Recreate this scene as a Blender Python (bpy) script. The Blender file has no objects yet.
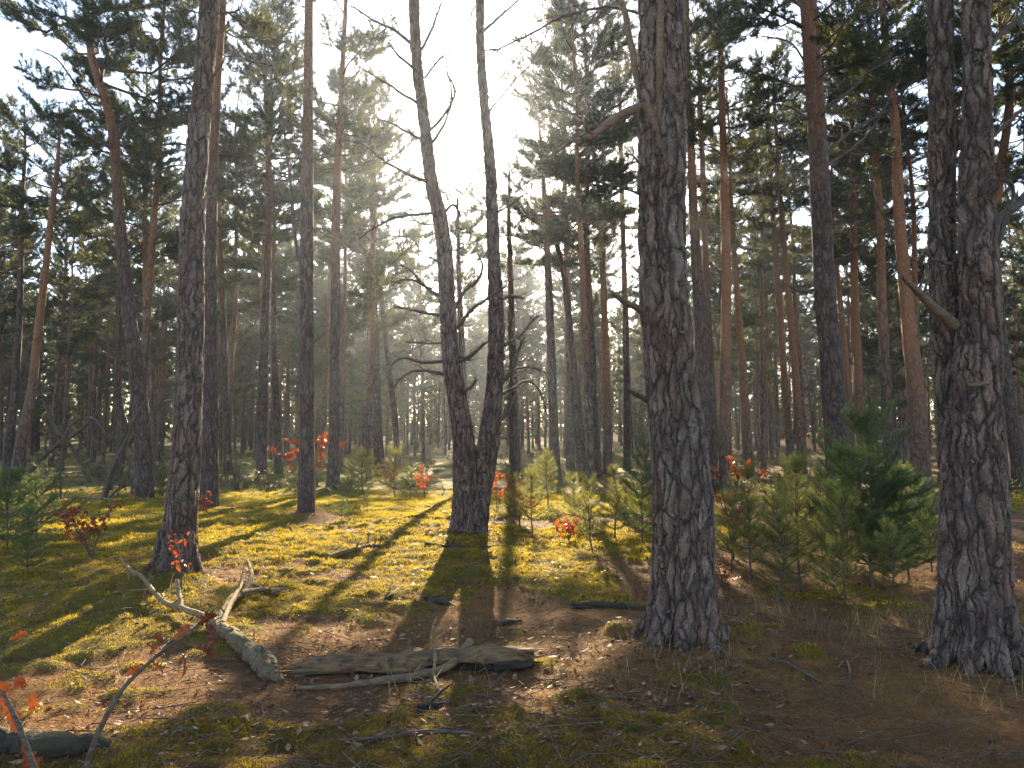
import bpy, math, random
import numpy as np

# ------------------------------------------------------------------ camera, light, exposure
sc = bpy.context.scene
C = sc.collection
F, PITCH, CAMZ = 773.0, math.atan(56/773.0), 1.6
SUN_EL = math.radians(21.1)
cam = bpy.data.objects.new('camera', bpy.data.cameras.new('camera'))
C.objects.link(cam)
cam.location = (0, 0, CAMZ)
cam.rotation_euler = (math.pi/2 + PITCH, 0, 0)
cam.data.sensor_width = 36.0
cam.data.lens = 36.0*F/1024
cam.data.clip_start, cam.data.clip_end = 0.05, 2000
sc.camera = cam

w = bpy.data.worlds.new('World'); sc.world = w; w.use_nodes = True
wn = w.node_tree.nodes; bg = wn['Background']
sky = wn.new('ShaderNodeTexSky'); sky.sky_type = 'NISHITA'; sky.sun_disc = False
sky.sun_elevation = SUN_EL; sky.sun_rotation = 0.0
sky.air_density, sky.dust_density, sky.ozone_density = 1.0, 0.5, 0.8
w.node_tree.links.new(sky.outputs[0], bg.inputs[0])
bg.inputs[1].default_value = 0.10

sl = bpy.data.lights.new('sun', 'SUN'); sl.energy = 5.0; sl.angle = math.radians(0.5); sl.color = (1.0, 0.81, 0.50)
so = bpy.data.objects.new('sun', sl); C.objects.link(so)
so.rotation_euler = (-(math.pi/2 - SUN_EL), 0, 0)

vs = sc.view_settings
vs.view_transform, vs.look, vs.gamma, vs.use_curve_mapping = 'Standard', 'None', 1.0, False
vs.exposure = 2.28
cy = sc.cycles
cy.use_denoising = True
try: cy.denoiser = 'OPENIMAGEDENOISE'
except Exception: pass
cy.use_adaptive_sampling = True; cy.adaptive_threshold = 0.004
cy.max_bounces, cy.diffuse_bounces, cy.glossy_bounces, cy.transmission_bounces, cy.volume_bounces = 5, 3, 1, 3, 0
cy.transparent_max_bounces = 4
cy.sample_clamp_indirect = 4.0
cy.caustics_reflective = cy.caustics_refractive = False
HAZE_DENSITY, HAZE_G = 0.00055, 0.76

rng = np.random.default_rng(11)
random.seed(11)

# ------------------------------------------------------------------ pixel rays, noise, ground height
cp, sp_ = math.cos(PITCH), math.sin(PITCH)
def ray(u, v):
    a, b = (u-512)/F, (384-v)/F
    return np.array([a, cp - b*sp_, sp_ + b*cp])
def at(u, v, Y):
    d = ray(u, v); return np.array([0, 0, CAMZ]) + d*(Y/d[1])

def _hash(ix, iy, seed):
    n = (ix.astype(np.int64)*374761393 + iy.astype(np.int64)*668265263 + seed*982451653) & 0x7fffffff
    n = ((n ^ (n >> 13))*1274126177) & 0x7fffffff
    return ((n ^ (n >> 16)) & 0xffff)/65535.0
def vnoise(x, y, seed=0):
    x = np.asarray(x, float); y = np.asarray(y, float)
    ix, iy = np.floor(x), np.floor(y); fx, fy = x-ix, y-iy
    fx = fx*fx*(3-2*fx); fy = fy*fy*(3-2*fy)
    a, b = _hash(ix, iy, seed), _hash(ix+1, iy, seed)
    c, d = _hash(ix, iy+1, seed), _hash(ix+1, iy+1, seed)
    return (a*(1-fx)+b*fx)*(1-fy) + (c*(1-fx)+d*fx)*fy
def fbm(x, y, seed=0, octv=4):
    s = 0; a = 0.5; t = 0
    for k in range(octv):
        s = s + a*vnoise(x*2**k, y*2**k, seed+k*17); t += a; a *= 0.5
    return s/t

MOUNDS = []          # (x, y, radius, height) soil raised at the trunk feet
def sstep(a, b, x):
    t = np.clip((x-a)/(b-a), 0, 1); return t*t*(3-2*t)
def path_mask(x, y):
    cx = 4.6 + 0.26*y + 0.5*np.sin(y*0.21)
    return (1-sstep(0.7, 1.5, np.abs(x-cx-1.0)))*sstep(6.0, 9.0, y)*(1-sstep(28, 36, y))
def base_h(x, y):
    h = 0.45*(fbm(x*0.07, y*0.07, 3, 3)-0.5) + 0.10*(fbm(x*0.5, y*0.5, 9, 3)-0.5)
    h = h + 5.5*sstep(60, 230, y) 
    return h*sstep(2, 9, np.hypot(x, y)) + 0.10*(fbm(x*0.5, y*0.5, 9, 3)-0.5)*0.5
def moss_mask(x, y):
    n = fbm(x*0.55+3, y*0.55, 21, 4) + 0.62*(fbm(x*2.3, y*2.3, 31, 4)-0.5)
    bias = 0.13*(1-sstep(-3.2, 0.2, x)) - 0.16*sstep(0.6, 2.6, x)*(1-sstep(9, 16, y)) + 0.10*sstep(7.0, 9.5, y)*(1-sstep(2, 5, x))
    m = sstep(0.45, 0.62, n+bias)
    return m*(1-path_mask(x, y))
def ground_h(x, y, detail=True):
    x = np.asarray(x, float); y = np.asarray(y, float)
    h = base_h(x, y)
    for mx, my, r, a in MOUNDS:
        h = h + a*np.exp(-((x-mx)**2+(y-my)**2)/(r*r))
    if detail:
        near = 1-sstep(22, 34, y)
        h = h + near*(moss_mask(x, y)*(0.080*fbm(x*3.4, y*3.4, 41, 3)+0.035*fbm(x*9, y*9, 43, 2)) + 0.06*(fbm(x*1.9, y*1.9, 51, 3)-0.5) + 0.022*(fbm(x*8, y*8, 53, 2)-0.5))
        h = h - 0.05*path_mask(x, y)
    return h
def gz(x, y): return float(ground_h(np.array([x]), np.array([y]))[0])
def gpt(u, v, detail=True):
    Y = 1.6*F/max(v-440, 8.0)
    for _ in range(25):
        p = at(u, v, Y)
        h = float(ground_h(np.array([p[0]]), np.array([Y]), detail)[0])
        d = ray(u, v)
        Yn = (h-CAMZ)/d[2]*d[1] if d[2] < -1e-3 else Y
        Y = 0.5*Y + 0.5*min(max(Yn, 1.5), 80.0)
    p = at(u, v, Y); p[2] = gz(p[0], p[1]); return p

# ------------------------------------------------------------------ mesh builder
class MB:
    def __init__(s): s.v = []; s.n = 0; s.f = []; s.attr = []
    def add(s, V, Fc, mat=0, smooth=True, tone=None):
        V = np.asarray(V, np.float32).reshape(-1, 3); Fc = np.asarray(Fc, np.int32)
        s.v.append(V); s.f.append((Fc + s.n, mat, smooth)); s.n += len(V)
        s.attr.append(np.full(len(V), 0.5, np.float32) if tone is None else np.broadcast_to(np.asarray(tone, np.float32), (len(V),)))
    def build(s, name, mats, parent=None, tone=False):
        me = bpy.data.meshes.new(name)
        V = np.concatenate(s.v); me.vertices.add(len(V)); me.vertices.foreach_set('co', V.ravel())
        loops = np.concatenate([f.ravel() for f, _, _ in s.f])
        tot = np.concatenate([np.full(len(f), f.shape[1], np.int32) for f, _, _ in s.f])
        st = np.concatenate([[0], np.cumsum(tot)[:-1]]).astype(np.int32)
        me.loops.add(len(loops)); me.loops.foreach_set('vertex_index', loops)
        me.polygons.add(len(tot)); me.polygons.foreach_set('loop_start', st); me.polygons.foreach_set('loop_total', tot)
        me.polygons.foreach_set('material_index', np.concatenate([np.full(len(f), m, np.int32) for f, m, _ in s.f]))
        me.polygons.foreach_set('use_smooth', np.concatenate([np.full(len(f), sm, bool) for f, _, sm in s.f]))
        if tone:
            a = me.attributes.new('tone', 'FLOAT', 'POINT'); a.data.foreach_set('value', np.concatenate(s.attr))
        me.update(calc_edges=True); me.validate()
        for m in (mats if isinstance(mats, (list, tuple)) else [mats]): me.materials.append(m)
        o = bpy.data.objects.new(name, me); C.objects.link(o)
        if parent is not None: o.parent = parent
        return o

def spline(P, step):
    """Catmull-Rom through P (k,4: x,y,z,r) resampled at about `step`."""
    P = np.asarray(P, float)
    E = np.vstack([2*P[0]-P[1], P, 2*P[-1]-P[-2]]); E[:, 3] = np.maximum(E[:, 3], 1e-4)
    out = []
    for i in range(1, len(E)-2):
        p0, p1, p2, p3 = E[i-1:i+3]
        n = max(1, int(np.linalg.norm(p2[:3]-p1[:3])/step))
        t = np.linspace(0, 1, n, endpoint=False)[:, None]
        out.append(0.5*(2*p1 + (p2-p0)*t + (2*p0-5*p1+4*p2-p3)*t**2 + (3*p1-p0-3*p2+p3)*t**3))
    out.append(P[-1:]); out = np.vstack(out); out[:, 3] = np.maximum(out[:, 3], 5e-4)
    return out

def tube(mb, P, sides=6, mat=0, rad_fn=None, cap=True, tone=None, smooth=True):
    P = np.asarray(P, float); k = len(P)
    T = np.gradient(P[:, :3], axis=0); T /= np.linalg.norm(T, axis=1)[:, None]+1e-9
    ref = np.array([1.0, 0, 0]) if abs(T[0, 0]) < 0.8 else np.array([0, 1.0, 0])
    A = ref - T*(T@ref)[:, None]
    nn = np.linalg.norm(A, axis=1)
    bad = nn < 0.2
    if bad.any():
        ref2 = np.array([0, 0.6, 0.8]); A[bad] = ref2 - T[bad]*(T[bad]@ref2)[:, None]; nn = np.linalg.norm(A, axis=1)
    A /= nn[:, None]; B = np.cross(T, A)
    th = np.linspace(0, 2*np.pi, sides, endpoint=False)
    R = P[:, 3][:, None]*np.ones(sides)[None]
    if rad_fn is not None: R = R*rad_fn(np.arange(k)[:, None], th[None], P)
    V = P[:, None, :3] + R[..., None]*(np.cos(th)[None, :, None]*A[:, None] + np.sin(th)[None, :, None]*B[:, None])
    i = np.arange(k-1)[:, None]*sides; j = np.arange(sides)[None]; j2 = (j+1) % sides
    Fq = np.stack([i+j, i+j2, i+sides+j2, i+sides+j], -1).reshape(-1, 4)
    mb.add(V.reshape(-1, 3), Fq, mat, smooth, tone)
    if cap:
        for e in (0, k-1):
            c = np.vstack([V[e], P[e:e+1, :3]]); a = np.arange(sides); b = (a+1) % sides
            t = np.stack([b, a, np.full(sides, sides)], -1) if e == 0 else np.stack([a, b, np.full(sides, sides)], -1)
            mb.add(c, t, mat, smooth, tone)

def unit(a): return a/(np.linalg.norm(a, axis=-1, keepdims=True)+1e-9)
def tufts(mb, P, D, nb, bl, bw, shoot, mat=0, spread=0.8, r=rng, tone=None):
    """Needle brushes: nb thin blades around a short shoot at each P, pointing along D."""
    P = np.repeat(np.asarray(P, float), nb, 0); D = np.repeat(unit(np.asarray(D, float)), nb, 0); n = len(P)
    if n == 0: return
    t = r.random(n)[:, None]
    rad = unit(np.cross(D, r.normal(size=(n, 3))))
    base = P + D*(t-0.4)*shoot
    dr = unit(D*(0.35+0.75*t) + rad*spread*(1.1-0.5*t) + r.normal(size=(n, 3))*0.12)
    L = bl*(0.7+0.5*r.random(n))[:, None]
    side = unit(np.cross(dr, r.normal(size=(n, 3))))*bw*0.5*(0.7+0.6*r.random(n))[:, None]
    V = np.stack([base-side, base+side, base+dr*L], 1).reshape(-1, 3)
    tn = None if tone is None else np.repeat(np.repeat(tone, nb), 3)
    mb.add(V, np.arange(n*3).reshape(-1, 3), mat, False, tn)

# ------------------------------------------------------------------ materials
def newmat(name):
    m = bpy.data.materials.new(name); m.use_nodes = True
    nt = m.node_tree; nt.nodes.clear()
    out = nt.nodes.new('ShaderNodeOutputMaterial')
    return m, nt, out
class NT:
    def __init__(s, nt): s.nt = nt
    def n(s, t, **k):
        o = s.nt.nodes.new(t)
        for a, b in k.items(): setattr(o, a, b)
        return o
    def l(s, a, b): s.nt.links.new(a, b)
    def inp(s, node, sock, val):
        if hasattr(val, 'is_output'): s.l(val, node.inputs[sock])
        else: node.inputs[sock].default_value = val
    def math(s, op, a, b=0.0, clamp=False):
        m = s.n('ShaderNodeMath', operation=op, use_clamp=clamp); s.inp(m, 0, a); s.inp(m, 1, b); return m.outputs[0]
    def mix(s, f, a, b):
        m = s.n('ShaderNodeMix', data_type='RGBA'); s.inp(m, 0, f); s.inp(m, 6, a); s.inp(m, 7, b); return m.outputs[2]
    def rng_(s, v, a, b, c=0.0, d=1.0):
        m = s.n('ShaderNodeMapRange', interpolation_type='SMOOTHSTEP'); s.inp(m, 0, v)
        for i, q in enumerate((a, b, c, d)): m.inputs[i+1].default_value = q
        return m.outputs[0]
    def noise(s, vec, scale, detail=3.0, rough=0.55, dim='3D'):
        m = s.n('ShaderNodeTexNoise'); m.inputs['Scale'].default_value = scale; m.inputs['Detail'].default_value = detail
        m.inputs['Roughness'].default_value = rough
        if vec is not None: s.l(vec, m.inputs['Vector'])
        return m
    def principled(s, col, rough=0.8, spec=0.3, normal=None):
        b = s.n('ShaderNodeBsdfPrincipled'); s.inp(b, 'Base Color', col); s.inp(b, 'Roughness', rough)
        b.inputs['Specular IOR Level'].default_value = spec
        if normal is not None: s.l(normal, b.inputs['Normal'])
        return b
def c4(r, g, b): return (r, g, b, 1)

def bark_mat(name, plate=7.5, disp=0.0, orange_z=(5.0, 10.0), orange_amt=0.85, dark=1.0):
    m, nt, out = newmat(name); N = NT(nt)
    tc = N.n('ShaderNodeTexCoord'); obj = tc.outputs['Object']
    oi = N.n('ShaderNodeObjectInfo')
    off = N.n('ShaderNodeVectorMath', operation='SCALE'); off.inputs[0].default_value = (37, 11, 53); N.l(oi.outputs['Random'], off.inputs['Scale'])
    add = N.n('ShaderNodeVectorMath', operation='ADD'); N.l(obj, add.inputs[0]); N.l(off.outputs[0], add.inputs[1])
    wz = N.noise(add.outputs[0], 3.0, 3.0)
    ws = N.n('ShaderNodeVectorMath', operation='MULTIPLY_ADD'); N.l(wz.outputs['Color'], ws.inputs[0]); ws.inputs[1].default_value = (0.16, 0.16, 0.16); N.l(add.outputs[0], ws.inputs[2])
    wz2 = N.noise(add.outputs[0], 14.0, 3.0)
    ws2 = N.n('ShaderNodeVectorMath', operation='MULTIPLY_ADD'); N.l(wz2.outputs['Color'], ws2.inputs[0]); ws2.inputs[1].default_value = (0.036, 0.036, 0.06); N.l(ws.outputs[0], ws2.inputs[2]); ws = ws2
    mp = N.n('ShaderNodeMapping'); mp.inputs['Scale'].default_value = (plate*1.9, plate*1.9, plate*0.36); N.l(ws.outputs[0], mp.inputs[0])
    v1 = N.n('ShaderNodeTexVoronoi', feature='DISTANCE_TO_EDGE'); v1.inputs['Scale'].default_value = 1.0; N.l(mp.outputs[0], v1.inputs['Vector'])
    vc = N.n('ShaderNodeTexVoronoi', feature='F1'); vc.inputs['Scale'].default_value = 1.0; N.l(mp.outputs[0], vc.inputs['Vector'])
    mp2 = N.n('ShaderNodeMapping'); mp2.inputs['Scale'].default_value = (plate*5.2, plate*5.2, plate*1.5); N.l(ws.outputs[0], mp2.inputs[0])
    v2 = N.n('ShaderNodeTexVoronoi', feature='DISTANCE_TO_EDGE'); v2.inputs['Scale'].default_value = 1.0; N.l(mp2.outputs[0], v2.inputs['Vector'])
    fine = N.noise(add.outputs[0], 42.0, 4.0, 0.65)
    fine2 = N.noise(add.outputs[0], 9.0, 4.0, 0.6)
    big = N.noise(add.outputs[0], 1.3, 3.0, 0.6)
    wid = N.noise(add.outputs[0], 5.5, 2.0)
    ww = N.rng_(wid.outputs['Fac'], .30, .72, .05, .34)
    dd = N.math('ADD', v1.outputs['Distance'], N.math('MULTIPLY', N.math('SUBTRACT', fine.outputs['Fac'], 0.5), 0.20))
    ridge = N.math('POWER', N.math('DIVIDE', dd, ww, True), 0.8, True)
    mp3 = N.n('ShaderNodeMapping'); mp3.inputs['Scale'].default_value = (plate*.85, plate*.85, plate*.17); N.l(ws.outputs[0], mp3.inputs[0])
    v3 = N.n('ShaderNodeTexVoronoi', feature='DISTANCE_TO_EDGE'); v3.inputs['Scale'].default_value = 1.0; N.l(mp3.outputs[0], v3.inputs['Vector'])
    big_r = N.rng_(N.math('ADD', v3.outputs['Distance'], N.math('MULTIPLY', N.math('SUBTRACT', fine.outputs['Fac'], 0.5), 0.10)), 0.0, 0.13)
    ridge = N.math('MULTIPLY', ridge, N.math('ADD', .35, N.math('MULTIPLY', big_r, .65)))
    flake = N.rng_(v2.outputs['Distance'], 0.0, 0.16)
    hgt = N.math('ADD', N.math('MULTIPLY', ridge, 0.7), N.math('ADD', N.math('MULTIPLY', N.math('MULTIPLY', flake, ridge), 0.16), N.math('MULTIPLY', fine.outputs['Fac'], 0.28)))
    sepc = N.n('ShaderNodeSeparateColor'); N.l(vc.outputs['Color'], sepc.inputs[0])
    greyish = N.mix(fine2.outputs['Fac'], c4(.070*dark, .050*dark, .043*dark), c4(.26*dark, .195*dark, .160*dark))
    reddish = N.mix(fine2.outputs['Fac'], c4(.085*dark, .045*dark, .032*dark), c4(.20*dark, .125*dark, .096*dark))
    pl = N.mix(N.rng_(N.math('ADD', N.math('MULTIPLY', sepc.outputs[0], 0.22), N.math('MULTIPLY', big.outputs['Fac'], 1.0)), 0.35, 0.85), greyish, reddish)
    col = N.mix(N.math('MULTIPLY', ridge, N.math('ADD', 0.72, N.math('MULTIPLY', flake, 0.28))), c4(.024, .014, .012), pl)
    lich = N.noise(add.outputs[0], 7.0, 5.0, .7)
    col = N.mix(N.math('MULTIPLY', N.rng_(lich.outputs['Fac'], .58, .70), .45), col, c4(.21*dark, .20*dark, .165*dark))
    # thin orange bark high up the stem
    sx = N.n('ShaderNodeSeparateXYZ'); N.l(obj, sx.inputs[0])
    oz = N.math('MULTIPLY', N.rng_(N.math('ADD', sx.outputs[2], N.math('MULTIPLY', N.math('SUBTRACT', big.outputs['Fac'], .5), 5.0)), *orange_z), orange_amt)
    orange = N.mix(fine2.outputs['Fac'], c4(.22, .085, .036), c4(.50, .22, .095))
    orange = N.mix(N.math('MULTIPLY', flake, 0.8), c4(.10, .05, .03), orange)
    col = N.mix(oz, col, orange)
    bp = N.n('ShaderNodeBump'); bp.inputs['Strength'].default_value = 0.9; bp.inputs['Distance'].default_value = 0.022 if not disp else 0.012
    N.l(hgt if not disp else N.math('ADD', N.math('MULTIPLY', flake, 0.2), N.math('MULTIPLY', fine.outputs['Fac'], 0.6)), bp.inputs['Height'])
    b = N.principled(col, 0.82, 0.3, bp.outputs[0]); N.l(b.outputs[0], out.inputs[0])
    if disp:
        d = N.n('ShaderNodeDisplacement'); d.inputs['Midlevel'].default_value = 0.75; d.inputs['Scale'].default_value = disp
        N.l(hgt, d.inputs['Height']); N.l(d.outputs[0], out.inputs['Displacement'])
        m.displacement_method = 'BOTH'
    return m

def leafy_mat(name, dark, light, trans, tfac=0.45, rough=0.5, nscale=0.9, spec=0.35):
    m, nt, out = newmat(name); N = NT(nt)
    tc = N.n('ShaderNodeTexCoord'); oi = N.n('ShaderNodeObjectInfo')
    nz = N.noise(tc.outputs['Object'], nscale, 2.0)
    at_ = N.n('ShaderNodeAttribute', attribute_name='tone')
    f = N.rng_(N.math('ADD', N.math('MULTIPLY', nz.outputs['Fac'], 0.8), N.math('ADD', N.math('MULTIPLY', N.math('SUBTRACT', oi.outputs['Random'], .5), 0.35), N.math('MULTIPLY', N.math('SUBTRACT', at_.outputs['Fac'], .5), 0.7))), 0.2, 0.62)
    col = N.mix(f, c4(*dark), c4(*light))
    tcol = N.mix(f, c4(*[a*0.7 for a in trans]), c4(*trans))
    b = N.principled(col, rough, spec)
    t = N.n('ShaderNodeBsdfTranslucent'); N.l(tcol, t.inputs[0])
    mx = N.n('ShaderNodeMixShader'); mx.inputs[0].default_value = tfac
    N.l(b.outputs[0], mx.inputs[1]); N.l(t.outputs[0], mx.inputs[2]); N.l(mx.outputs[0], out.inputs[0])
    return m

def wood_mat(name, a, b_, moss=0.0, rot=0.5):
    m, nt, out = newmat(name); N = NT(nt)
    tc = N.n('ShaderNodeTexCoord'); geo = N.n('ShaderNodeNewGeometry')
    mp = N.n('ShaderNodeMapping'); mp.inputs['Scale'].default_value = (6, 60, 60); N.l(tc.outputs['Object'], mp.inputs[0])
    g = N.noise(mp.outputs[0], 1.0, 4.0, 0.6); big = N.noise(tc.outputs['Object'], 5.0, 4.0, 0.6)
    fine = N.noise(tc.outputs['Object'], 40.0, 3.0, 0.6)
    col = N.mix(N.rng_(N.math('ADD', N.math('MULTIPLY', g.outputs['Fac'], .6), N.math('MULTIPLY', big.outputs['Fac'], .5)), .35, .8), c4(*a), c4(*b_))
    col = N.mix(N.rng_(big.outputs['Fac'], .52, .66, 0, rot), col, c4(.022, .016, .013))
    sx = N.n('ShaderNodeSeparateXYZ'); N.l(geo.outputs['Normal'], sx.inputs[0])
    mm = N.math('MULTIPLY', N.rng_(N.math('ADD', N.math('MULTIPLY', sx.outputs[2], .35), big.outputs['Fac']), .55, .85), moss)
    col = N.mix(mm, col, c4(.075, .085, .03))
    bp = N.n('ShaderNodeBump'); bp.inputs['Strength'].default_value = 0.8; bp.inputs['Distance'].default_value = 0.012
    N.l(N.math('ADD', g.outputs['Fac'], N.math('MULTIPLY', fine.outputs['Fac'], .6)), bp.inputs['Height'])
    b = N.principled(col, .85, .25, bp.outputs[0]); N.l(b.outputs[0], out.inputs[0])
    return m

def ground_mat():
    m, nt, out = newmat('forest_floor'); N = NT(nt)
    tc = N.n('ShaderNodeTexCoord'); P = tc.outputs['Object']
    mo = N.n('ShaderNodeAttribute', attribute_name='moss'); pa = N.n('ShaderNodeAttribute', attribute_name='path')
    n1 = N.noise(P, 1.1, 4.0, .6); n2 = N.noise(P, 7.0, 5.0, .65); n3 = N.noise(P, 38.0, 4.0, .7); n4 = N.noise(P, 110.0, 3.0, .7)
    litter = N.mix(n2.outputs['Fac'], c4(.125, .058, .020), c4(.40, .20, .070))
    litter = N.mix(N.rng_(n3.outputs['Fac'], .52, .72, 0, .7), litter, c4(.055, .034, .022))
    litter = N.mix(N.rng_(n4.outputs['Fac'], .58, .72, 0, .7), litter, c4(.42, .24, .11))
    litter = N.mix(N.rng_(n1.outputs['Fac'], .42, .68, 0, .65), litter, N.mix(n3.outputs['Fac'], c4(.05, .024, .012), c4(.17, .085, .035)))
    moss = N.mix(n3.outputs['Fac'], c4(.050, .052, .009), c4(.19, .165, .022))
    moss = N.mix(N.rng_(n1.outputs['Fac'], .4, .7), moss, N.mix(n3.outputs['Fac'], c4(.08, .066, .012), c4(.25, .185, .032)))
    f = N.rng_(N.math('ADD', mo.outputs['Fac'], N.math('MULTIPLY', N.math('SUBTRACT', n2.outputs['Fac'], .5), 1.3)), .3, .7)
    col = N.mix(f, litter, moss)
    dirt = N.mix(n2.outputs['Fac'], c4(.13, .070, .036), c4(.28, .165, .09))
    col = N.mix(N.math('MULTIPLY', pa.outputs['Fac'], .8), col, dirt)
    bp = N.n('ShaderNodeBump'); bp.inputs['Strength'].default_value = 1.0; bp.inputs['Distance'].default_value = 0.045
    N.l(N.math('ADD', N.math('MULTIPLY', n3.outputs['Fac'], .8), N.math('ADD', n2.outputs['Fac'], N.math('MULTIPLY', n4.outputs['Fac'], .35))), bp.inputs['Height'])
    b = N.principled(col, .9, .15, bp.outputs[0]); N.l(b.outputs[0], out.inputs[0])
    return m

M_BARK_NEAR = bark_mat('thick_pine_bark', 8.4, disp=0.026, orange_z=(7, 14), dark=1.18)
M_BARK_MID = bark_mat('pine_bark', 8.0, dark=.66, orange_z=(5.5, 12))
M_BARK_RED = bark_mat('red_pine_bark', 9, orange_z=(0.5, 6.0), orange_amt=0.9)
M_BARK_FAR = bark_mat('far_pine_bark', 5.0, orange_z=(2.5, 9.0), orange_amt=0.8)
M_DEAD = wood_mat('dead_branch_wood', (.045, .033, .026), (.13, .10, .08), 0, .2)
M_LIMB = wood_mat('pale_limb_bark', (.08, .052, .034), (.20, .13, .085), 0.1, .1)
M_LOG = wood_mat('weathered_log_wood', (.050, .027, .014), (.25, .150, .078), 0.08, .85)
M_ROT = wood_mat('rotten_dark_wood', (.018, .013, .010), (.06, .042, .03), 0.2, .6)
M_STICK = wood_mat('pale_stick_wood', (.10, .060, .032), (.32, .21, .12), 0.1, .1)
M_MOSSY = wood_mat('mossy_branch_bark', (.06, .038, .021), (.23, .155, .09), 0.32, .3)
M_NEEDLE = leafy_mat('pine_needles', (.026, .042, .018), (.060, .078, .026), (.150, .155, .036), .38)
M_NEEDLE_FAR = leafy_mat('far_pine_needles', (.026, .042, .020), (.060, .076, .027), (.150, .155, .040), .40, nscale=.5)
M_YOUNG = leafy_mat('young_pine_needles', (.036, .068, .030), (.085, .130, .042), (.20, .25, .06), .44, nscale=3)
M_YOUNG_YEL = leafy_mat('yellowish_young_needles', (.065, .082, .022), (.17, .17, .04), (.32, .31, .065), .5, nscale=3)
M_RUST = leafy_mat('rust_leaves', (.10, .024, .010), (.26, .060, .016), (.40, .075, .015), .36, .45, 6)
M_RED = leafy_mat('red_leaves', (.24, .032, .014), (.42, .085, .024), (.54, .115, .025), .42, .45, 6)
M_OAK = leafy_mat('oak_leaf_brown', (.060, .022, .012), (.26, .070, .022), (.34, .075, .02), .34, .5, 30)
M_MOSS = leafy_mat('moss_tips', (.080, .072, .007), (.30, .225, .016), (.56, .42, .026), .5, .7, 1.2, .1)
M_STRAW = leafy_mat('dry_grass_blades', (.16, .12, .06), (.34, .27, .14), (.40, .32, .15), .4, .6, 2)
M_NLIT = leafy_mat('fallen_needles', (.15, .065, .024), (.42, .20, .08), (.30, .13, .05), .25, .8, 3, .08)
M_LLIT = leafy_mat('fallen_leaf_litter', (.085, .036, .017), (.32, .19, .11), (.26, .13, .055), .25, .6, 20, .2)
M_TWIG = wood_mat('twig_wood', (.05, .035, .025), (.17, .12, .085), 0, .2)

# ------------------------------------------------------------------ object helpers
def tag(o, label=None, cat=None, group=None, kind=None):
    if label: o['label'] = label
    if cat: o['category'] = cat
    if group: o['group'] = group
    if kind: o['kind'] = kind
    return o
def empty(name, loc, rz=0.0):
    o = bpy.data.objects.new(name, None); C.objects.link(o)
    o.location = loc; o.rotation_euler = (0, 0, rz); o.empty_display_size = 0.2
    return o
def copy_tree(o):
    c = o.copy(); C.objects.link(c)
    for ch in [x for x in KIDS.get(o.name, [])]:
        d = ch.copy(); C.objects.link(d); d.parent = c
    return c
KIDS = {}

# ------------------------------------------------------------------ pines
def branch_path(start, az, el, L, r0, curve=0.25, r=rng, n=6, wig=0.05):
    d = np.array([math.cos(az)*math.cos(el), math.sin(az)*math.cos(el), math.sin(el)])
    t = np.linspace(0, 1, n)
    P = np.asarray(start)[None] + d[None]*(t*L)[:, None]
    P[:, 2] += curve*L*t**2.2
    W = np.cumsum(r.normal(size=(n, 3)), 0)*wig*L/n*1.6; W[0] = 0
    P = P + W
    return np.column_stack([P, r0*(1-t)**0.8+0.0025])

def crown(mb, trunk, zb, zt, R, dens=1.0, nb=22, bl=.13, bw=.018, r=rng, mat_w=0, mat_n=1, skew=0.0, detail=1.0, sides=3):
    """Live crown on the trunk path between heights zb and zt: boughs, side twigs, needle brushes."""
    TP, TD, TT = [], [], []
    z = zb
    while z < zt-0.25:
        t = (z-zb)/(zt-zb)
        prof = R*min(1.0, .50+1.9*t)*(1-t**2.0)**.75
        nbr = r.integers(2, 5)
        a0 = r.random()*6.28
        for k in range(nbr):
            if r.random() > .72*dens: continue
            L = prof*(.55+.6*r.random())+.25
            i = np.searchsorted(trunk[:, 2], z); i = min(max(i, 1), len(trunk)-1)
            s = trunk[i, :3].copy()
            az = a0+k*6.28/nbr+r.normal()*.35
            el = math.radians(-8+50*t+r.normal()*9)
            bp = branch_path(s, az, el, L, .009+.012*L, .16+.12*r.random(), r, 6, .16)
            tube(mb, bp, sides, mat_w, cap=False)
            nt_ = max(3, int((5+8.5*L)*detail))
            for q in range(nt_):
                f = .28+.72*(q+r.random())/nt_
                x = f*5; i0 = min(int(x), 4); p = bp[i0, :3]*(1-(x-i0))+bp[i0+1, :3]*(x-i0)
                d = unit(bp[i0+1, :3]-bp[i0, :3])
                l2 = (.18+.30*L*(1.05-f))*(.6+.7*r.random())
                sd = unit(np.cross(d, [0, 0, 1]))*(1 if q % 2 else -1)
                tdir = unit(d*.75+sd*(.8+.3*r.random())+np.array([0, 0, .25+.3*r.random()])+r.normal(size=3)*.18)
                e = p+tdir*l2
                tube(mb, np.array([[*p, .006], [*((p+e)/2+r.normal(size=3)*.02), .005], [*e, .003]]), 3, mat_w, cap=False)
                m = max(1, int(l2/.11*detail)); tn = r.random()
                for j in range(m):
                    ff = 1-j/m*.75
                    TP.append(p+tdir*l2*ff+r.normal(size=3)*.03); TD.append(tdir+r.normal(size=3)*.35+np.array([0, 0, .15])); TT.append(tn)
            TP.append(bp[-1, :3]); TD.append(bp[-1, :3]-bp[-2, :3]); TT.append(r.random())
        z += (.30+.30*r.random())
    for _ in range(int(8*detail)):
        TP.append(trunk[-1, :3]+r.normal(size=3)*.15); TD.append(np.array([0, 0, 1])+r.normal(size=3)*.5); TT.append(.5)
    if TP: tufts(mb, TP, TD, nb, bl, bw, .20, mat_n, .85, r, np.array(TT))

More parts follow.
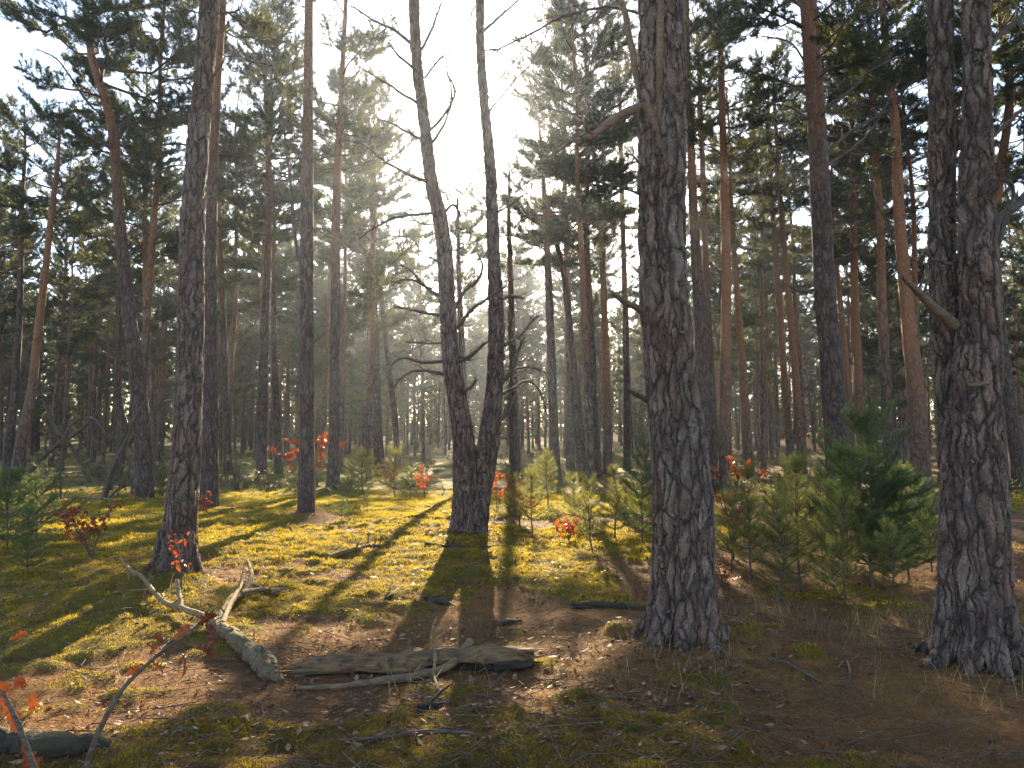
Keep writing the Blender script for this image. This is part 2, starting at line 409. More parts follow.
def dead_branch_mb(P, r=rng, twigs=3, sides=5, mat=0):
    mb = MB(); tube(mb, P, sides, mat)
    n = len(P)
    L = np.linalg.norm(P[-1, :3]-P[0, :3])
    for _ in range(twigs):
        i = r.integers(max(1, n//4), n-1) if n > 3 else 1
        d = unit(unit(P[i, :3]-P[i-1, :3])+r.normal(size=3)*.75)
        l2 = L*(.12+.25*r.random()); k = 4; t = np.linspace(0, 1, k)[:, None]
        q = P[i, :3]+d*l2*t+np.cumsum(r.normal(size=(k, 3)), 0)*l2*.05*(t > 0)
        tube(mb, np.column_stack([q, max(.0025, P[i, 3]*.5)*(1-t[:, 0])+.0015]), 3, mat, cap=False)
    return mb

def root_flare(nl, ph, amp, hz):
    def fn(i, th, P):
        z = (P[:, 2]-P[0, 2])[:, None]-.12
        e = np.exp(-np.maximum(z, 0)/hz)
        lob = np.sin(nl*th+ph)+.6*np.sin((nl+2)*th-ph*1.7)
        return 1+e*amp*(.35*lob) + .025*np.sin(3*th+z*1.3+ph)+.02*np.sin(5*th-z*2.1)
    return fn

def traced_stem(pts, Y, top=None, top_r=.03, drop=True, depth=0.0, ext_lean=None):
    """pixels (u, v, width) -> world path with radii at distance Y (base given by first point); extended to height `top`."""
    P = []
    for k, (u, v, wd) in enumerate(pts):
        yy = Y + depth*k/max(1, len(pts)-1)
        p = at(u, v, yy); rr = wd*math.hypot(yy, p[0]*.25)/F/2
        P.append([*p, rr])
    P = np.array(P)
    if top and P[-1, 2] < top:
        d = unit(P[-1, :3]-P[-3, :3]); d = unit(d*.6+np.array([0, 0, 1.0])*.9)
        h = top-P[-1, 2]; n = max(2, int(h/2.5))
        for k in range(1, n+1):
            f = k/n
            q = P[len(pts)-1, :3]+d*h*f/d[2]
            q[:2] += rng.normal(size=2)*.06*h*f*.3
            P = np.vstack([P, [*q, P[len(pts)-1, 3]*(1-f)+top_r*f]])
    return P

def make_pine(label, pts, Y=None, top=19, crown_base=None, R=2.4, mat=None, near=False, dead=8, branches=(), second=None, crown_dens=1.0,
              dead_range=None, nb=40, flare=1.0, limbs=(), name='pine_tree', bw=.0135, dead_len=1.0, sides=None):
    u, v, wd = pts[0]
    if Y is None:
        g = gpt(u, v, False); Y = g[1]
    x0 = at(u, v, Y)[0]; z0 = gz(x0, Y)
    root = empty(name, (x0, Y, z0))
    tag(root, label, 'tree')
    O = np.array([x0, Y, z0])
    st = traced_stem(pts, Y, top)
    st[0, 2] = z0-.15
    MOUNDS.append((x0, Y, .55+.8*st[0, 3], .10))
    step = .012 if near else .10
    Pf = spline(st, step); Pf[:, :3] -= O
    Pf = Pf[np.concatenate([[True], np.diff(Pf[:, 2]) > -1e3])]
    hi = np.searchsorted(Pf[:, 2], 9.0) if near else len(Pf)
    sd = sides or (150 if near else 18)
    tmb = MB()
    ff = root_flare(5, float(rng.random()*6), flare*.9, .22+.25*st[0, 3])
    if near:                       # fine mesh only as far up as the photo sees it
        tube(tmb, Pf[:hi+1], sd, 0, ff)
        tube(tmb, Pf[hi::20], 24, 0)
        rb_ = st[0, 3]
        for q in range(8):
            a = q*6.283/8+rng.normal()*.25; rl = rb_*(.30+.45*rng.random()); ca, sa = math.cos(a), math.sin(a)
            gzz = lambda rr: gz(x0+ca*rr, Y+sa*rr)-z0
            rp = np.array([[ca*rb_*.60, sa*rb_*.60, .50, rb_*.26], [ca*rb_*.80, sa*rb_*.80, .22, rb_*.28], [ca*(rb_*.92+rl*.35), sa*(rb_*.92+rl*.35), gzz(rb_+rl*.35)+.02, rb_*.24], [ca*(rb_+rl), sa*(rb_+rl), gzz(rb_+rl)-.10, rb_*.14]])
            tube(tmb, spline(rp, .015), 26, 0)
    else: tube(tmb, Pf, sd, 0, ff)
    paths = [Pf]
    if second:
        s2 = traced_stem(second[0], Y+second[1], top*.96); P2 = spline(s2, step); P2[:, :3] -= O
        if near:
            h2 = np.searchsorted(P2[:, 2], 9.0); tube(tmb, P2[:h2+1], int(sd*.7), 0); tube(tmb, P2[h2::20], 24, 0)
        else: tube(tmb, P2, sd, 0)
        paths.append(P2)
    mat = mat or M_BARK_MID
    tmb.build('trunk', mat, root)
    # branches traced from the photo
    for bpts, dm, mm in branches:
        Yb = Y
        P = []
        for k, (bu, bv, bwid) in enumerate(bpts):
            p = at(bu, bv, Yb+dm*k/(len(bpts)-1)); P.append([*p, max(.003, bwid*Yb/F/2*(.85 if mm is M_DEAD else 1))])
        P = spline(np.array(P), .08 if not near else .04); P[:, :3] -= O
        P[1:, :3] += np.cumsum(rng.normal(size=(len(P)-1, 3)), 0)*.004
        dead_branch_mb(P, rng, 12 if mm is M_DEAD else 1, 8 if mm is not M_DEAD else 5).build('branch', mm, root)
    # further dead branches
    lo, hi_ = dead_range or (2.5, (crown_base or top*.6))
    dead = int(dead*1.7); hi_ += 1.5*(not near)
    for k in range(dead):
        pth = paths[k % len(paths)]
        z = lo+(hi_-lo)*(k+rng.random())/dead
        i = min(max(np.searchsorted(pth[:, 2], z), 1), len(pth)-1)
        az = rng.random()*6.28
        L = dead_len*(.35+1.1*rng.random()*(.5+.5*(z-lo)/(hi_-lo+.01))); r0 = min(.012, pth[i, 3]*.3)*(.6+.4*L)
        bp = branch_path(pth[i, :3]+np.array([math.cos(az), math.sin(az), 0])*pth[i, 3]*.7, az, math.radians(rng.normal()*14+4), L, r0, rng.normal()*.12+.05, rng, 7, .22)
        dead_branch_mb(bp, rng, 5).build('branch', M_DEAD, root)
    if crown_base:
        cm = MB()
        for pth in paths:
            crown(cm, pth, crown_base, pth[-1, 2], R, crown_dens, nb, r=rng, bw=bw)
        cm.build('crown', [M_DEAD, M_NEEDLE], root, tone=True)
    return root, paths

def B(*p, d=0.0, m=None): return (list(p), d, m or M_DEAD)

# --- the two thick-stemmed foreground pines and the others that can be told apart, traced at their own distances
make_pine('thick twin-stemmed pine with deeply furrowed bark at right centre, broken stub on its left side',
    [(683, 652, 70), (684, 615, 64), (684, 575, 59), (682, 500, 57), (674, 450, 46), (663, 350, 42), (656, 240, 36), (652, 120, 29), (650, 0, 24), (649, -60, 23)],
    top=21, crown_base=12.5, R=2.6, near=True, mat=M_BARK_NEAR, dead=4, dead_range=(7.5, 12),
    second=([(690, 640, 40), (693, 560, 42), (694, 500, 38), (690, 450, 35), (680, 360, 30), (672, 240, 28), (674, 120, 26), (672, 0, 25), (671, -60, 24)], -.13),
    branches=[B((673, 240, 9), (668, 200, 11), (656, 150, 11), (644, 116, 10), (625, 117, 9), (600, 131, 8), (580, 146, 7), (560, 153, 5), (538, 172, 3), d=-.15, m=M_LIMB),
              B((644, 120, 8), (637, 90, 8), (630, 50, 7), (622, 0, 7), (618, -40, 6), d=.1, m=M_LIMB),
              B((672, 222, 7), (663, 165, 9), (657, 100, 9), (655, 40, 8), (654, -30, 8), d=-.22, m=M_LIMB),
              B((648, 315, 8), (632, 307, 7), (618, 299, 6), (609, 292, 4), d=-.25, m=M_LIMB),
              B((648, 402, 5), (636, 395, 5), (629, 388, 3), d=-.1),
              B((642, 196, 3), (628, 189, 2.5), (610, 184, 2), (592, 181, 1.4), d=-.2),
              B((664, 205, 4), (652, 178, 3.4), (638, 158, 2.6), (628, 152, 2), d=-.35),
              B((645, 14, 4), (620, 7, 4), (595, 8, 3.6), (560, 17, 3.2), (525, 35, 2.8), (490, 52, 2), d=.6),
              B((668, 333, 3), (676, 331, 3), (683, 333, 2), d=-.3, m=M_STICK),
              B((676, 290, 7), (668, 272, 6), (661, 262, 4), d=-.35),
              B((700, 482, 12), (708, 476, 11), (714, 470, 5), d=-.12, m=M_DEAD)])
make_pine('twin-stemmed pine filling the right edge, fused stems with grey plated bark',
    [(979, 677, 80), (976, 640, 70), (974, 580, 64), (974, 500, 60), (974, 450, 56), (976, 400, 47), (980, 330, 39), (979, 280, 37), (976, 220, 33), (976, 150, 30), (977, 80, 27), (976, 0, 26), (976, -60, 25)],
    top=20, crown_base=12, R=2.6, near=True, mat=M_BARK_NEAR, dead=3, dead_range=(7, 12),
    second=([(966, 560, 40), (961, 480, 40), (955, 400, 34), (950, 340, 36), (946, 300, 31), (942, 240, 25), (942, 120, 24), (941, 60, 24), (941, 0, 25), (941, -60, 25)], .22),
    branches=[B((954, 326, 13), (940, 312, 11), (925, 298, 8), (912, 286, 6), (902, 276, 3), d=-.3, m=M_LIMB),
              B((988, 228, 13), (1005, 216, 12), (1026, 202, 11), (1060, 182, 9), (1110, 160, 7), d=.2),
              B((985, 264, 7), (995, 250, 6), (1005, 225, 6), (1013, 195, 5), (1008, 183, 4), (990, 182, 3), d=-.3),
              B((984, 56, 6), (996, 40, 7), (1012, 26, 7), (1045, -8, 6), d=.2),
              B((990, 139, 5), (1010, 123, 5), (1034, 106, 4), (1070, 90, 3), d=.2),
              B((962, 385, 3), (975, 387, 4), (992, 386, 3), d=-.32, m=M_STICK),
              B((952, 265, 4), (942, 262, 4), (932, 259, 2), d=-.25)])
make_pine('dark furrowed pine alone in the mossy clearing on the left, orange leaves at its foot',
    [(175, 583, 40), (178, 550, 33), (182, 500, 30), (186, 450, 28), (190, 350, 25), (192, 250, 24), (194, 200, 23.5), (199, 130, 21), (205, 60, 20), (210, -5, 19.5), (213, -50, 19)],
    top=20, crown_base=12, R=2.3, near=True, mat=M_BARK_NEAR, dead=6, dead_range=(5.5, 12), sides=90, flare=1.2)
make_pine('forked pine in the centre, two stems parting near the ground, many dead twigs',
    [(468, 542, 30), (466, 500, 26), (464.5, 450, 23.5), (457, 400, 20), (450, 350, 17.5), (443.5, 240, 16), (431, 180, 13.5), (424, 120, 12), (416.5, 60, 11.5), (414, 0, 11), (413, -40, 10.5)],
    top=18, crown_base=11.5, R=2.2, near=True, mat=M_BARK_NEAR, dead=13, dead_range=(2.6, 10), sides=84, flare=.8,
    second=([(474, 540, 28), (479, 500, 23), (487, 450, 23), (493.5, 400, 18.5), (496.5, 330, 17), (493, 240, 13), (491, 180, 12), (486, 120, 10.5), (481, 60, 9.5), (480, 0, 9), (480, -40, 9)], .05),
    branches=[B((446, 360, 5), (425, 362, 4), (404, 357, 3), (393, 366, 2), (388, 378, 1), d=-.5),
              B((446, 375, 5), (420, 371, 3.5), (408, 374, 3), (395, 385, 2), (391, 396, 1), d=-.3),
              B((441, 316, 4), (420, 312, 3), (400, 308, 2.4), (394, 307, 2), d=-.4),
              B((440, 296, 5), (424, 285, 4), (412, 270, 3), (400, 264, 2), d=.2),
              B((426, 286, 3), (410, 280, 2.6), (386, 284, 1.6), d=-.4),
              B((443, 343, 3), (425, 342, 3), (408, 339, 2), d=.3),
              B((455, 308, 5), (464, 291, 4.5), (475, 282, 4), (482, 266, 3), (478, 254, 2), d=-.4),
              B((457, 328, 5), (470, 311, 4), (487, 301, 3), (505, 290, 2), d=-.5),
              B((459, 362, 5), (473, 355, 4.5), (486, 342, 3), d=-.3),
              B((462, 392, 4), (470, 387, 4), (476, 379, 3), d=-.4),
              B((504, 346, 5), (520, 335, 4), (530, 322, 3), (538, 313, 2), d=-.2),
              B((499, 386, 5), (512, 372, 4.5), (519, 350, 4), (526, 336, 2), d=-.4),
              B((513, 370, 3), (530, 367, 2.6), (545, 371, 2), (554, 376, 1.4), d=.2),
              B((500, 396, 4), (515, 388, 3.4), (527, 382, 3), (540, 392, 2.4), (548, 418, 1.5), d=-.3),
              B((498, 422, 5), (508, 412, 4.5), (512, 397, 3), d=.2),
              B((503, 299, 3), (512, 297, 3), (523, 299, 2), d=-.2),
              B((413, 44, 5), (395, 29, 4), (375, 20, 3), (350, 6, 2), d=.4),
              B((416, 70, 4), (400, 58, 3), (388, 44, 2), d=-.3),
              B((420, 105, 4), (400, 92, 3.4), (380, 80, 2.5), (358, 66, 1.6), d=-.4),
              B((426, 142, 4), (405, 131, 3), (390, 122, 2.2), (376, 117, 1.5), d=.3),
              B((430, 183, 5), (405, 172, 4), (385, 163, 3), (360, 146, 2), (340, 140, 1.4), d=-.4),
              B((435, 213, 4), (405, 215, 3.6), (385, 222, 3), (358, 239, 1.6), d=-.6),
              B((422, 49, 4), (434, 25, 3), (441, 2, 2), d=.2),
              B((425, 78, 3), (438, 58, 2.4), (448, 50, 1.4), d=.4),
              B((430, 130, 4), (446, 112, 3.4), (455, 90, 2.6), (446, 72, 2), d=-.3),
              B((433, 142, 4), (446, 120, 3), (452, 95, 2.2), (441, 50, 1.4), d=.3),
              B((442, 215, 4), (452, 205, 3.5), (458, 215, 3), (455, 235, 2), d=-.3),
              B((483, 32, 4), (500, 16, 3), (519, -2, 2), d=.2),
              B((489, 112, 2.4), (510, 85, 2), (530, 62, 1.6), (547, 28, 1), d=-.2),
              B((489, 98, 2), (500, 80, 1.7), (524, 50, 1.2), d=.3),
              B((494, 215, 3), (512, 203, 2.4), (530, 190, 1.5), d=.3)])
make_pine('slim straight pine just behind the dark pine on the left',
    [(209, 511, 20), (210, 470, 17), (210, 420, 16), (210, 300, 13), (211.5, 220, 11), (215, 120, 9), (220, 40, 8), (223, -10, 7.4)], top=19, crown_base=11, R=2.2, dead=9)
make_pine('curving pine on the left whose broad crown reaches the top of the picture',
    [(146, 503, 17), (144, 455, 16.5), (138, 385, 15), (128, 300, 12), (119.5, 220, 11), (115, 150, 9.5), (107, 105, 9), (93, 62, 7.5), (87, 25, 6.5), (84, -20, 5.5)],
    top=16.5, crown_base=9.3, R=3.4, dead=9, crown_dens=.9, dead_range=(3, 9),
    branches=[B((118, 140, 4), (130, 118, 3.4), (148, 105, 2.6), (165, 92, 1.6), d=.5), B((114, 120, 3), (90, 105, 2.6), (60, 62, 2), (35, 48, 1.5), d=-.6),
              B((117, 150, 3), (95, 140, 2.5), (70, 118, 2), (45, 110, 1.4), d=.3), B((118, 205, 3), (95, 190, 2.2), (68, 168, 1.6), d=-.4),
              B((127, 290, 3), (112, 288, 2.4), (88, 287, 1.6), d=-.3), B((125, 275, 3), (110, 272, 2.4), (98, 275, 1.6), d=.3), B((131, 320, 3), (118, 316, 2.4), (104, 318, 1.5), d=-.3),
              B((136, 360, 3), (120, 352, 2.4), (104, 347, 1.5), d=-.3)])
make_pine('straight dark pine left of centre with a thin side stem forking off halfway up',
    [(307, 517, 20), (306.5, 500, 17), (307, 430, 14.5), (307, 350, 14), (307, 220, 13), (308, 100, 10), (309, 0, 8.5), (309, -40, 8)], top=18.5, crown_base=11.0, R=2.2, dead=10, dead_range=(5, 11),
    branches=[B((302, 268, 4), (298, 255, 4.4), (292, 215, 4), (286, 160, 3), (281, 115, 2), d=.2), B((302, 325, 3), (285, 316, 2.4), (270, 318, 1.5), d=.2), B((312, 345, 3), (320, 338, 2), (326, 332, 1.4), d=.2)])
make_pine('slender straight pine right of the forking one, green young bush at its foot',
    [(333, 496, 14), (333.5, 470, 12), (334, 440, 11), (335, 350, 10), (336, 220, 9), (340, 120, 6.5), (345, 20, 4.5), (347, -30, 4)], top=18, crown_base=8.6, R=2.0, dead=9, crown_dens=.8)
make_pine('slim pine near the left third whose crown hangs between two straight trunks',
    [(263, 488, 13), (262, 470, 11), (262, 440, 10), (264, 350, 9), (268, 250, 7), (269, 180, 6.2), (266, 110, 4), (265, 60, 3)], top=16.2, crown_base=8.4, R=2.6, dead=9)
make_pine('stout grey pine rising behind the young pines on the right',
    [(843, 522, 32), (841, 490, 27), (837, 440, 24), (831, 360, 22), (825, 300, 21), (822, 220, 20), (816, 120, 18), (808, 0, 16.5), (804, -40, 16)], top=19, crown_base=8.6, R=3.3, dead=10, dead_range=(3.5, 8.5), dead_len=1.5,
    branches=[B((826, 155, 5), (842, 138, 4), (865, 122, 3), (890, 108, 2), d=.3), B((828, 108, 5), (848, 92, 4), (870, 72, 3.4), (905, 55, 2), d=-.4), B((827, 165, 4), (845, 153, 3), (872, 128, 2.4), (900, 80, 1.6), d=.4),
              B((808, 120, 3), (790, 108, 2.4), (762, 104, 1.6), d=-.3), B((804, 28, 4), (780, 18, 3), (758, 8, 2.4), (745, -6, 2), d=-.4), B((806, 63, 3), (790, 42, 2.4), (760, 36, 1.6), d=.4),
              B((815, 290, 4), (802, 292, 3), (790, 288, 2), d=-.3)])
make_pine('leaning pine with orange upper bark behind the right twin-stemmed pine',
    [(921, 489, 22), (919, 450, 18.5), (917, 400, 17), (910, 340, 14.5), (905, 280, 12.5), (899.5, 220, 11), (895, 120, 8.5), (889, 80, 7.5), (885, 40, 6.5), (880, -10, 5.5)], Y=22, top=17, crown_base=9.8, R=3.0, dead=10, mat=M_BARK_RED, dead_len=1.7, crown_dens=1.1,
    branches=[B((908, 310, 4), (920, 285, 3), (930, 250, 2.4), (940, 200, 1.6), d=.2), B((903, 262, 3), (893, 235, 2.6), (876, 200, 2), (868, 165, 1.4), d=.2), B((916, 380, 4), (926, 365, 3), (932, 335, 2), d=.2)])
make_pine('narrow orange-barked pine right of the thick central pine',
    [(725, 463, 13), (725, 420, 12), (726, 350, 10.5), (726, 260, 9), (723.5, 160, 7.5), (721, 60, 6), (719, 0, 5.2)], Y=24, top=17.5, crown_base=10.0, R=2.4, dead=10, mat=M_BARK_RED, dead_range=(4, 10))
make_pine('grey pine half hidden behind the thick central pine',
    [(707, 478, 15), (704, 400, 14), (699, 300, 12), (695, 240, 10), (691, 150, 8), (687, 60, 7)], Y=24, top=18, crown_base=11, R=2.2, dead=8)
make_pine('pale slim pine in the gap between the thick pine and the orange one',
    [(714, 474, 9), (712, 400, 8), (707, 300, 7), (704, 200, 6), (700, 100, 5), (698, 40, 4)], Y=31, top=19, crown_base=11, R=2.2, dead=7)
make_pine('reddish pine directly left of the thick central pine',
    [(608, 470, 9.5), (607, 400, 8), (605, 330, 7), (602, 250, 6), (600, 200, 5.2), (594, 160, 4.2), (590, 120, 3.4)], Y=34, top=19, crown_base=11.5, R=2.5, dead=9, mat=M_BARK_RED, dead_range=(5, 12))
make_pine('bluish hazy pine left of the reddish one, clothed in foliage up high',
    [(597, 471, 11), (594, 420, 9), (590, 320, 7.4), (587, 240, 6), (587, 150, 4.6), (586, 60, 3.2)], Y=32, top=23.5, crown_base=9.6, R=3.2, dead=8, crown_dens=1.1)
make_pine('dark pine leaning left in the misty light right of the forked pine',
    [(584, 479, 12), (579, 430, 10), (574, 380, 8.5), (570, 330, 7), (563, 270, 6), (545, 200, 4.5)], Y=29, top=14, crown_base=8.3, R=2.1, dead=10, crown_dens=1.1)
make_pine('bare-stemmed grey pine between the forked pine and the leaning one',
    [(556, 480, 11), (554, 430, 9.5), (551, 350, 8.5), (549, 290, 7.6), (546, 230, 6), (543, 170, 4)], Y=28, top=12.4, crown_base=8.0, R=1.9, dead=10, crown_dens=.9)
make_pine('slim pine close behind the right stem of the forked pine',
    [(517, 470, 11), (515, 420, 8.5), (513, 360, 7.6), (511, 290, 6), (509, 220, 4.5)], Y=30, top=12.6, crown_base=8.5, R=1.8, dead=10, crown_dens=.9)
make_pine('half-grown pine whose dark crown shows between the stems of the forked pine',
    [(466, 474, 9), (464, 420, 7.5), (462, 350, 6.5), (459, 280, 5), (458, 230, 3.5)], Y=26, top=9.9, crown_base=7.1, R=1.9, dead=8, crown_dens=.75)
make_pine('shaggy pine just right of the sun, its crown reaching high',
    [(571, 472, 9), (570, 400, 8), (568, 300, 6.5), (565, 200, 5), (563, 120, 3.5)], Y=38, top=22.5, crown_base=9.2, R=2.8, dead=8)
make_pine('tall slim pine between the reddish pine and the thick central pine',
    [(627, 472, 8), (627, 400, 7), (625, 300, 6), (622, 200, 5), (620, 100, 3.5)], Y=40, top=24.5, crown_base=9.5, R=2.5, dead=8, crown_dens=.8)
make_pine('tall hazy pine in the shafts of light left of the forked pine',
    [(380, 473, 12), (377, 420, 9.5), (375, 350, 8.5), (373, 250, 6), (372, 180, 4)], Y=33, top=15.0, crown_base=9.2, R=2.0, dead=8, crown_dens=.65)
make_pine('thin pine leaning beside the tall hazy one',
    [(399, 470, 7), (394, 410, 6), (388, 360, 5), (381, 290, 4)], Y=36, top=12, crown_base=8.6, R=1.3, dead=6, crown_dens=.55)
make_pine('orange pine left of a close pair of leaning orange trunks',
    [(750, 469, 10), (745, 400, 8), (739, 320, 6.6), (734, 250, 5.2), (731, 190, 4.2)], Y=33, top=17, crown_base=10, R=2.3, dead=7, mat=M_BARK_RED)
make_pine('left trunk of a close leaning orange pair at right of centre',
    [(793, 471, 9), (786, 400, 7.2), (780, 310, 6.2), (773, 225, 5), (770, 160, 4)], Y=34, top=18, crown_base=11, R=2.2, dead=7, mat=M_BARK_RED)
make_pine('right trunk of a close leaning orange pair beside the stout grey pine',
    [(803, 471, 9), (796, 380, 7.2), (788, 290, 6.2), (782, 220, 5.2), (776, 130, 4)], Y=33, top=19, crown_base=11.5, R=2.3, dead=7, mat=M_BARK_RED)
make_pine('very thin pine standing between the orange trunks',
    [(763, 466, 6), (762.5, 380, 5), (762, 300, 4.2), (762, 200, 3)], Y=39, top=17, crown_base=9, R=2.0, dead=6, mat=M_BARK_FAR)
make_pine('reddish pine showing right of the stout grey pine above the young pines',
    [(862, 476, 10), (860, 430, 9), (857, 350, 8), (854, 260, 7), (853, 150, 5)], Y=30, top=17, crown_base=8.5, R=2.6, dead=9, mat=M_BARK_RED)
make_pine('crooked thin pine leaning towards the stout grey pine',
    [(852, 470, 7), (848, 400, 6.2), (843, 330, 5.8), (838, 280, 4.8), (834, 230, 3.8)], Y=33, top=14, crown_base=9, R=1.8, dead=7, mat=M_BARK_RED)
make_pine('grey leaning pine at the right border beyond the twin-stemmed pine',
    [(1022, 486, 17), (1016, 450, 14), (1008, 395, 12), (1002, 345, 10.5), (997, 280, 9)], Y=22, top=15, crown_base=8.5, R=2.4, dead=8)
make_pine('wavy orange pine seen right of the twin-stemmed pine near the top',
    [(1003, 470, 12), (999, 400, 11), (996, 330, 10), (994, 240, 9), (1000, 175, 8.2), (1007, 125, 8), (1010, 80, 7.6), (1002, 30, 7), (1000, -20, 6)], Y=24, top=17, crown_base=10, R=2.6, dead=8, mat=M_BARK_RED)
make_pine('orange pine leaning right from a clump at the left edge',
    [(14, 472, 14), (22, 440, 11), (32, 390, 8.6), (38, 330, 7.6), (45, 275, 6.6), (52, 210, 5.6), (57, 170, 4.4)], Y=25, top=12.5, crown_base=8.6, R=2.2, dead=9, mat=M_BARK_RED)
make_pine('dark forked stem at the left edge beside the leaning orange pine',
    [(8, 474, 12), (9, 440, 9), (14, 400, 7.6), (19, 330, 6), (21, 260, 5), (22, 200, 4)], Y=26, top=13, crown_base=8.5, R=2.3, dead=9)
make_pine('red-brown pine behind the curving pine on the left',
    [(147, 474, 9), (147, 400, 7), (146, 300, 6), (145, 200, 5), (146, 130, 4)], Y=31, top=17, crown_base=9.5, R=2.4, dead=8, mat=M_BARK_RED)
make_pine('bent dark pine with a kink low down, left background',
    [(116, 470, 9), (122, 445, 8), (124, 428, 8), (118, 400, 6.8), (118, 350, 6), (119, 290, 4.6)], Y=31, top=13, crown_base=8.4, R=2.0, dead=8)
make_pine('slim grey pine between the left dark pine and the hanging crown',
    [(229, 474, 8), (226, 400, 6.4), (223, 310, 5.4), (221, 250, 4.4)], Y=34, top=15.5, crown_base=8.5, R=2.2, dead=7)
make_pine('thin dark pine just right of the slim pine with the hanging crown',
    [(279, 474, 8), (276, 400, 6.6), (274, 330, 5), (274, 260, 4)], Y=35, top=14, crown_base=8, R=2.0, dead=7)

# ------------------------------------------------------------------ ground (one sheet to the horizon)
def axis(segs):
    out = [segs[0][0]]
    for a, b, s0, s1 in segs:
        n = max(2, int(2*(b-a)/(s0+s1))); t = np.linspace(0, 1, n+1)[1:]
        q = s0*t+(s1-s0)*t*t/2; out += list(a+(b-a)*q/q[-1])
    return np.array(out)
gx = axis([(-400, -40, 60, 3), (-40, -9, 1.2, .12), (-9, 9, .045, .045), (9, 40, .12, 1.2), (40, 400, 3, 60)])
gy = axis([(-300, -4, 40, .8), (-4, 2.6, .5, .06), (2.6, 14, .035, .06), (14, 34, .07, .25), (34, 90, .4, 2), (90, 600, 3, 60)])
X, Yg = np.meshgrid(gx, gy); Z = ground_h(X, Yg)
gm = MB(); nx, ny = len(gx), len(gy)
ii = np.arange(ny-1)[:, None]*nx; jj = np.arange(nx-1)[None]
gm.add(np.stack([X, Yg, Z], -1).reshape(-1, 3), np.stack([ii+jj, ii+jj+1, ii+nx+jj+1, ii+nx+jj], -1).reshape(-1, 4))
go = gm.build('ground', ground_mat())
for nm, fn in (('moss', moss_mask), ('path', path_mask)):
    a = go.data.attributes.new(nm, 'FLOAT', 'POINT'); a.data.foreach_set('value', fn(X, Yg).astype(np.float32).ravel())
tag(go, 'forest floor of yellow-green moss and brown needles', None, None, 'structure')

# ------------------------------------------------------------------ background pines: eight kinds, copied
protos = []
for k in range(9):
    r = np.random.default_rng(100+k)
    H = [18, 20, 17, 19, 21, 16, 18.5, 20, 15][k]; cb = H*[.40, .50, .30, .46, .52, .22, .36, .50, .16][k]
    n = 8; t = np.linspace(0, 1, n)
    bx = np.cumsum(r.normal(size=n))*.13*t; by = np.cumsum(r.normal(size=n))*.13*t
    lean = r.normal()*.5
    rad = [.165, .18, .14, .155, .175, .13, .15, .17, .12][k]
    st = np.column_stack([bx+lean*t, by, -.2+(H+.2)*t, rad*(1-t*.86)])
    P = spline(st, .35)
    root = empty('pine_tree', (0, 0, 0)); tag(root, 'x', 'tree')
    tm = MB(); tube(tm, P, 10, 0, root_flare(5, k, .7, .3))
    for q in range(40):
        z = 1.0+(cb+.5)*(q+r.random())/40; i = min(np.searchsorted(P[:, 2], z), len(P)-1)
        az = r.random()*6.28; L = .4+1.3*r.random()
        bp = branch_path(P[i, :3], az, math.radians(r.normal()*18), L, .007+.006*r.random(), .05, r, 5, .3); tube(tm, bp, 3, 1, cap=False)
    a = tm.build('trunk', [M_BARK_FAR, M_DEAD], root)
    cm = MB(); crown(cm, P, cb, P[-1, 2], [2.5, 2.9, 2.4, 2.7, 2.6, 2.4, 2.9, 2.5, 2.4][k], .82, 32, .16, .019, r, detail=.95)
    b = cm.build('crown', [M_DEAD, M_NEEDLE_FAR], root, tone=True)
    KIDS[root.name] = [a, b]; protos.append((root, H, cb))

placed = [(float(o.location.x), float(o.location.y)) for o in C.objects if o.name.startswith('pine_tree') and o.parent is None and o.location.y > 1]
spots = []
rb = np.random.default_rng(7)
def lit_ok(x, y, H, cb):
    """Keep the sunlit clearing open: reject trees whose crown would throw its shade there."""
    u = 512+F*x/y
    top_v = 440-F*(H-1.6)/y
    if 405 < u < 552 and top_v < 190+(30 if 470 < u < 545 else 0): return False          # the open sky round the sun
    for z in (cb+.5, (cb+H)/2, H-1.5):
        ys = y-z/math.tan(SUN_EL)
        if 6.2 < ys < 15 and -8 < x < -2.2 and rb.random() < .95: return False
        if 7.2 < ys < 13.5 and -2.2 <= x < 1.4 and rb.random() < .80: return False
        if 7.5 < ys < 11.5 and 1.4 <= x < 4.2 and rb.random() < .75: return False
        if 13 < ys < 19 and 7.5 < x < 10.5 and rb.random() < .7: return False
        if 3.4 < ys < 8 and 1.9 < x < 7 and rb.random() < .92: return False
        if 8 < ys < 22 and 3 < x < 12 and rb.random() < .35: return False
        if 14 < ys < 22 and -9 < x < -1 and rb.random() < .22: return False
    return True
tries = 0
while len(spots) < 258 and tries < 20000:
    tries += 1
    az = math.radians(rb.uniform(-41, 41)); rr = math.sqrt(rb.uniform(23**2, 112**2))
    x, y = rr*math.sin(az), rr*math.cos(az)
    md = 2.3+.012*rr
    if any((x-a)**2+(y-b)**2 < md*md for a, b in placed): continue
    k = int(rb.integers(0, 9)); s = rb.uniform(.82, 1.12)
    _, H, cb = protos[k]
    if not lit_ok(x, y, H*s, cb*s): continue
    placed.append((x, y)); spots.append((x, y, k, s))
FARLAB = 'slender pine in the hazy rows of trunks filling the background'
used = set()
for x, y, k, s in spots:
    root = protos[k][0]
    o = root if k not in used else copy_tree(root)
    used.add(k)
    o.location = (x, y, gz(x, y)); o.rotation_euler = (0, 0, rb.random()*6.28); o.scale = (s*rb.uniform(.9, 1.1),)*2 + (s,)
    tag(o, FARLAB, 'tree', 'background pines')

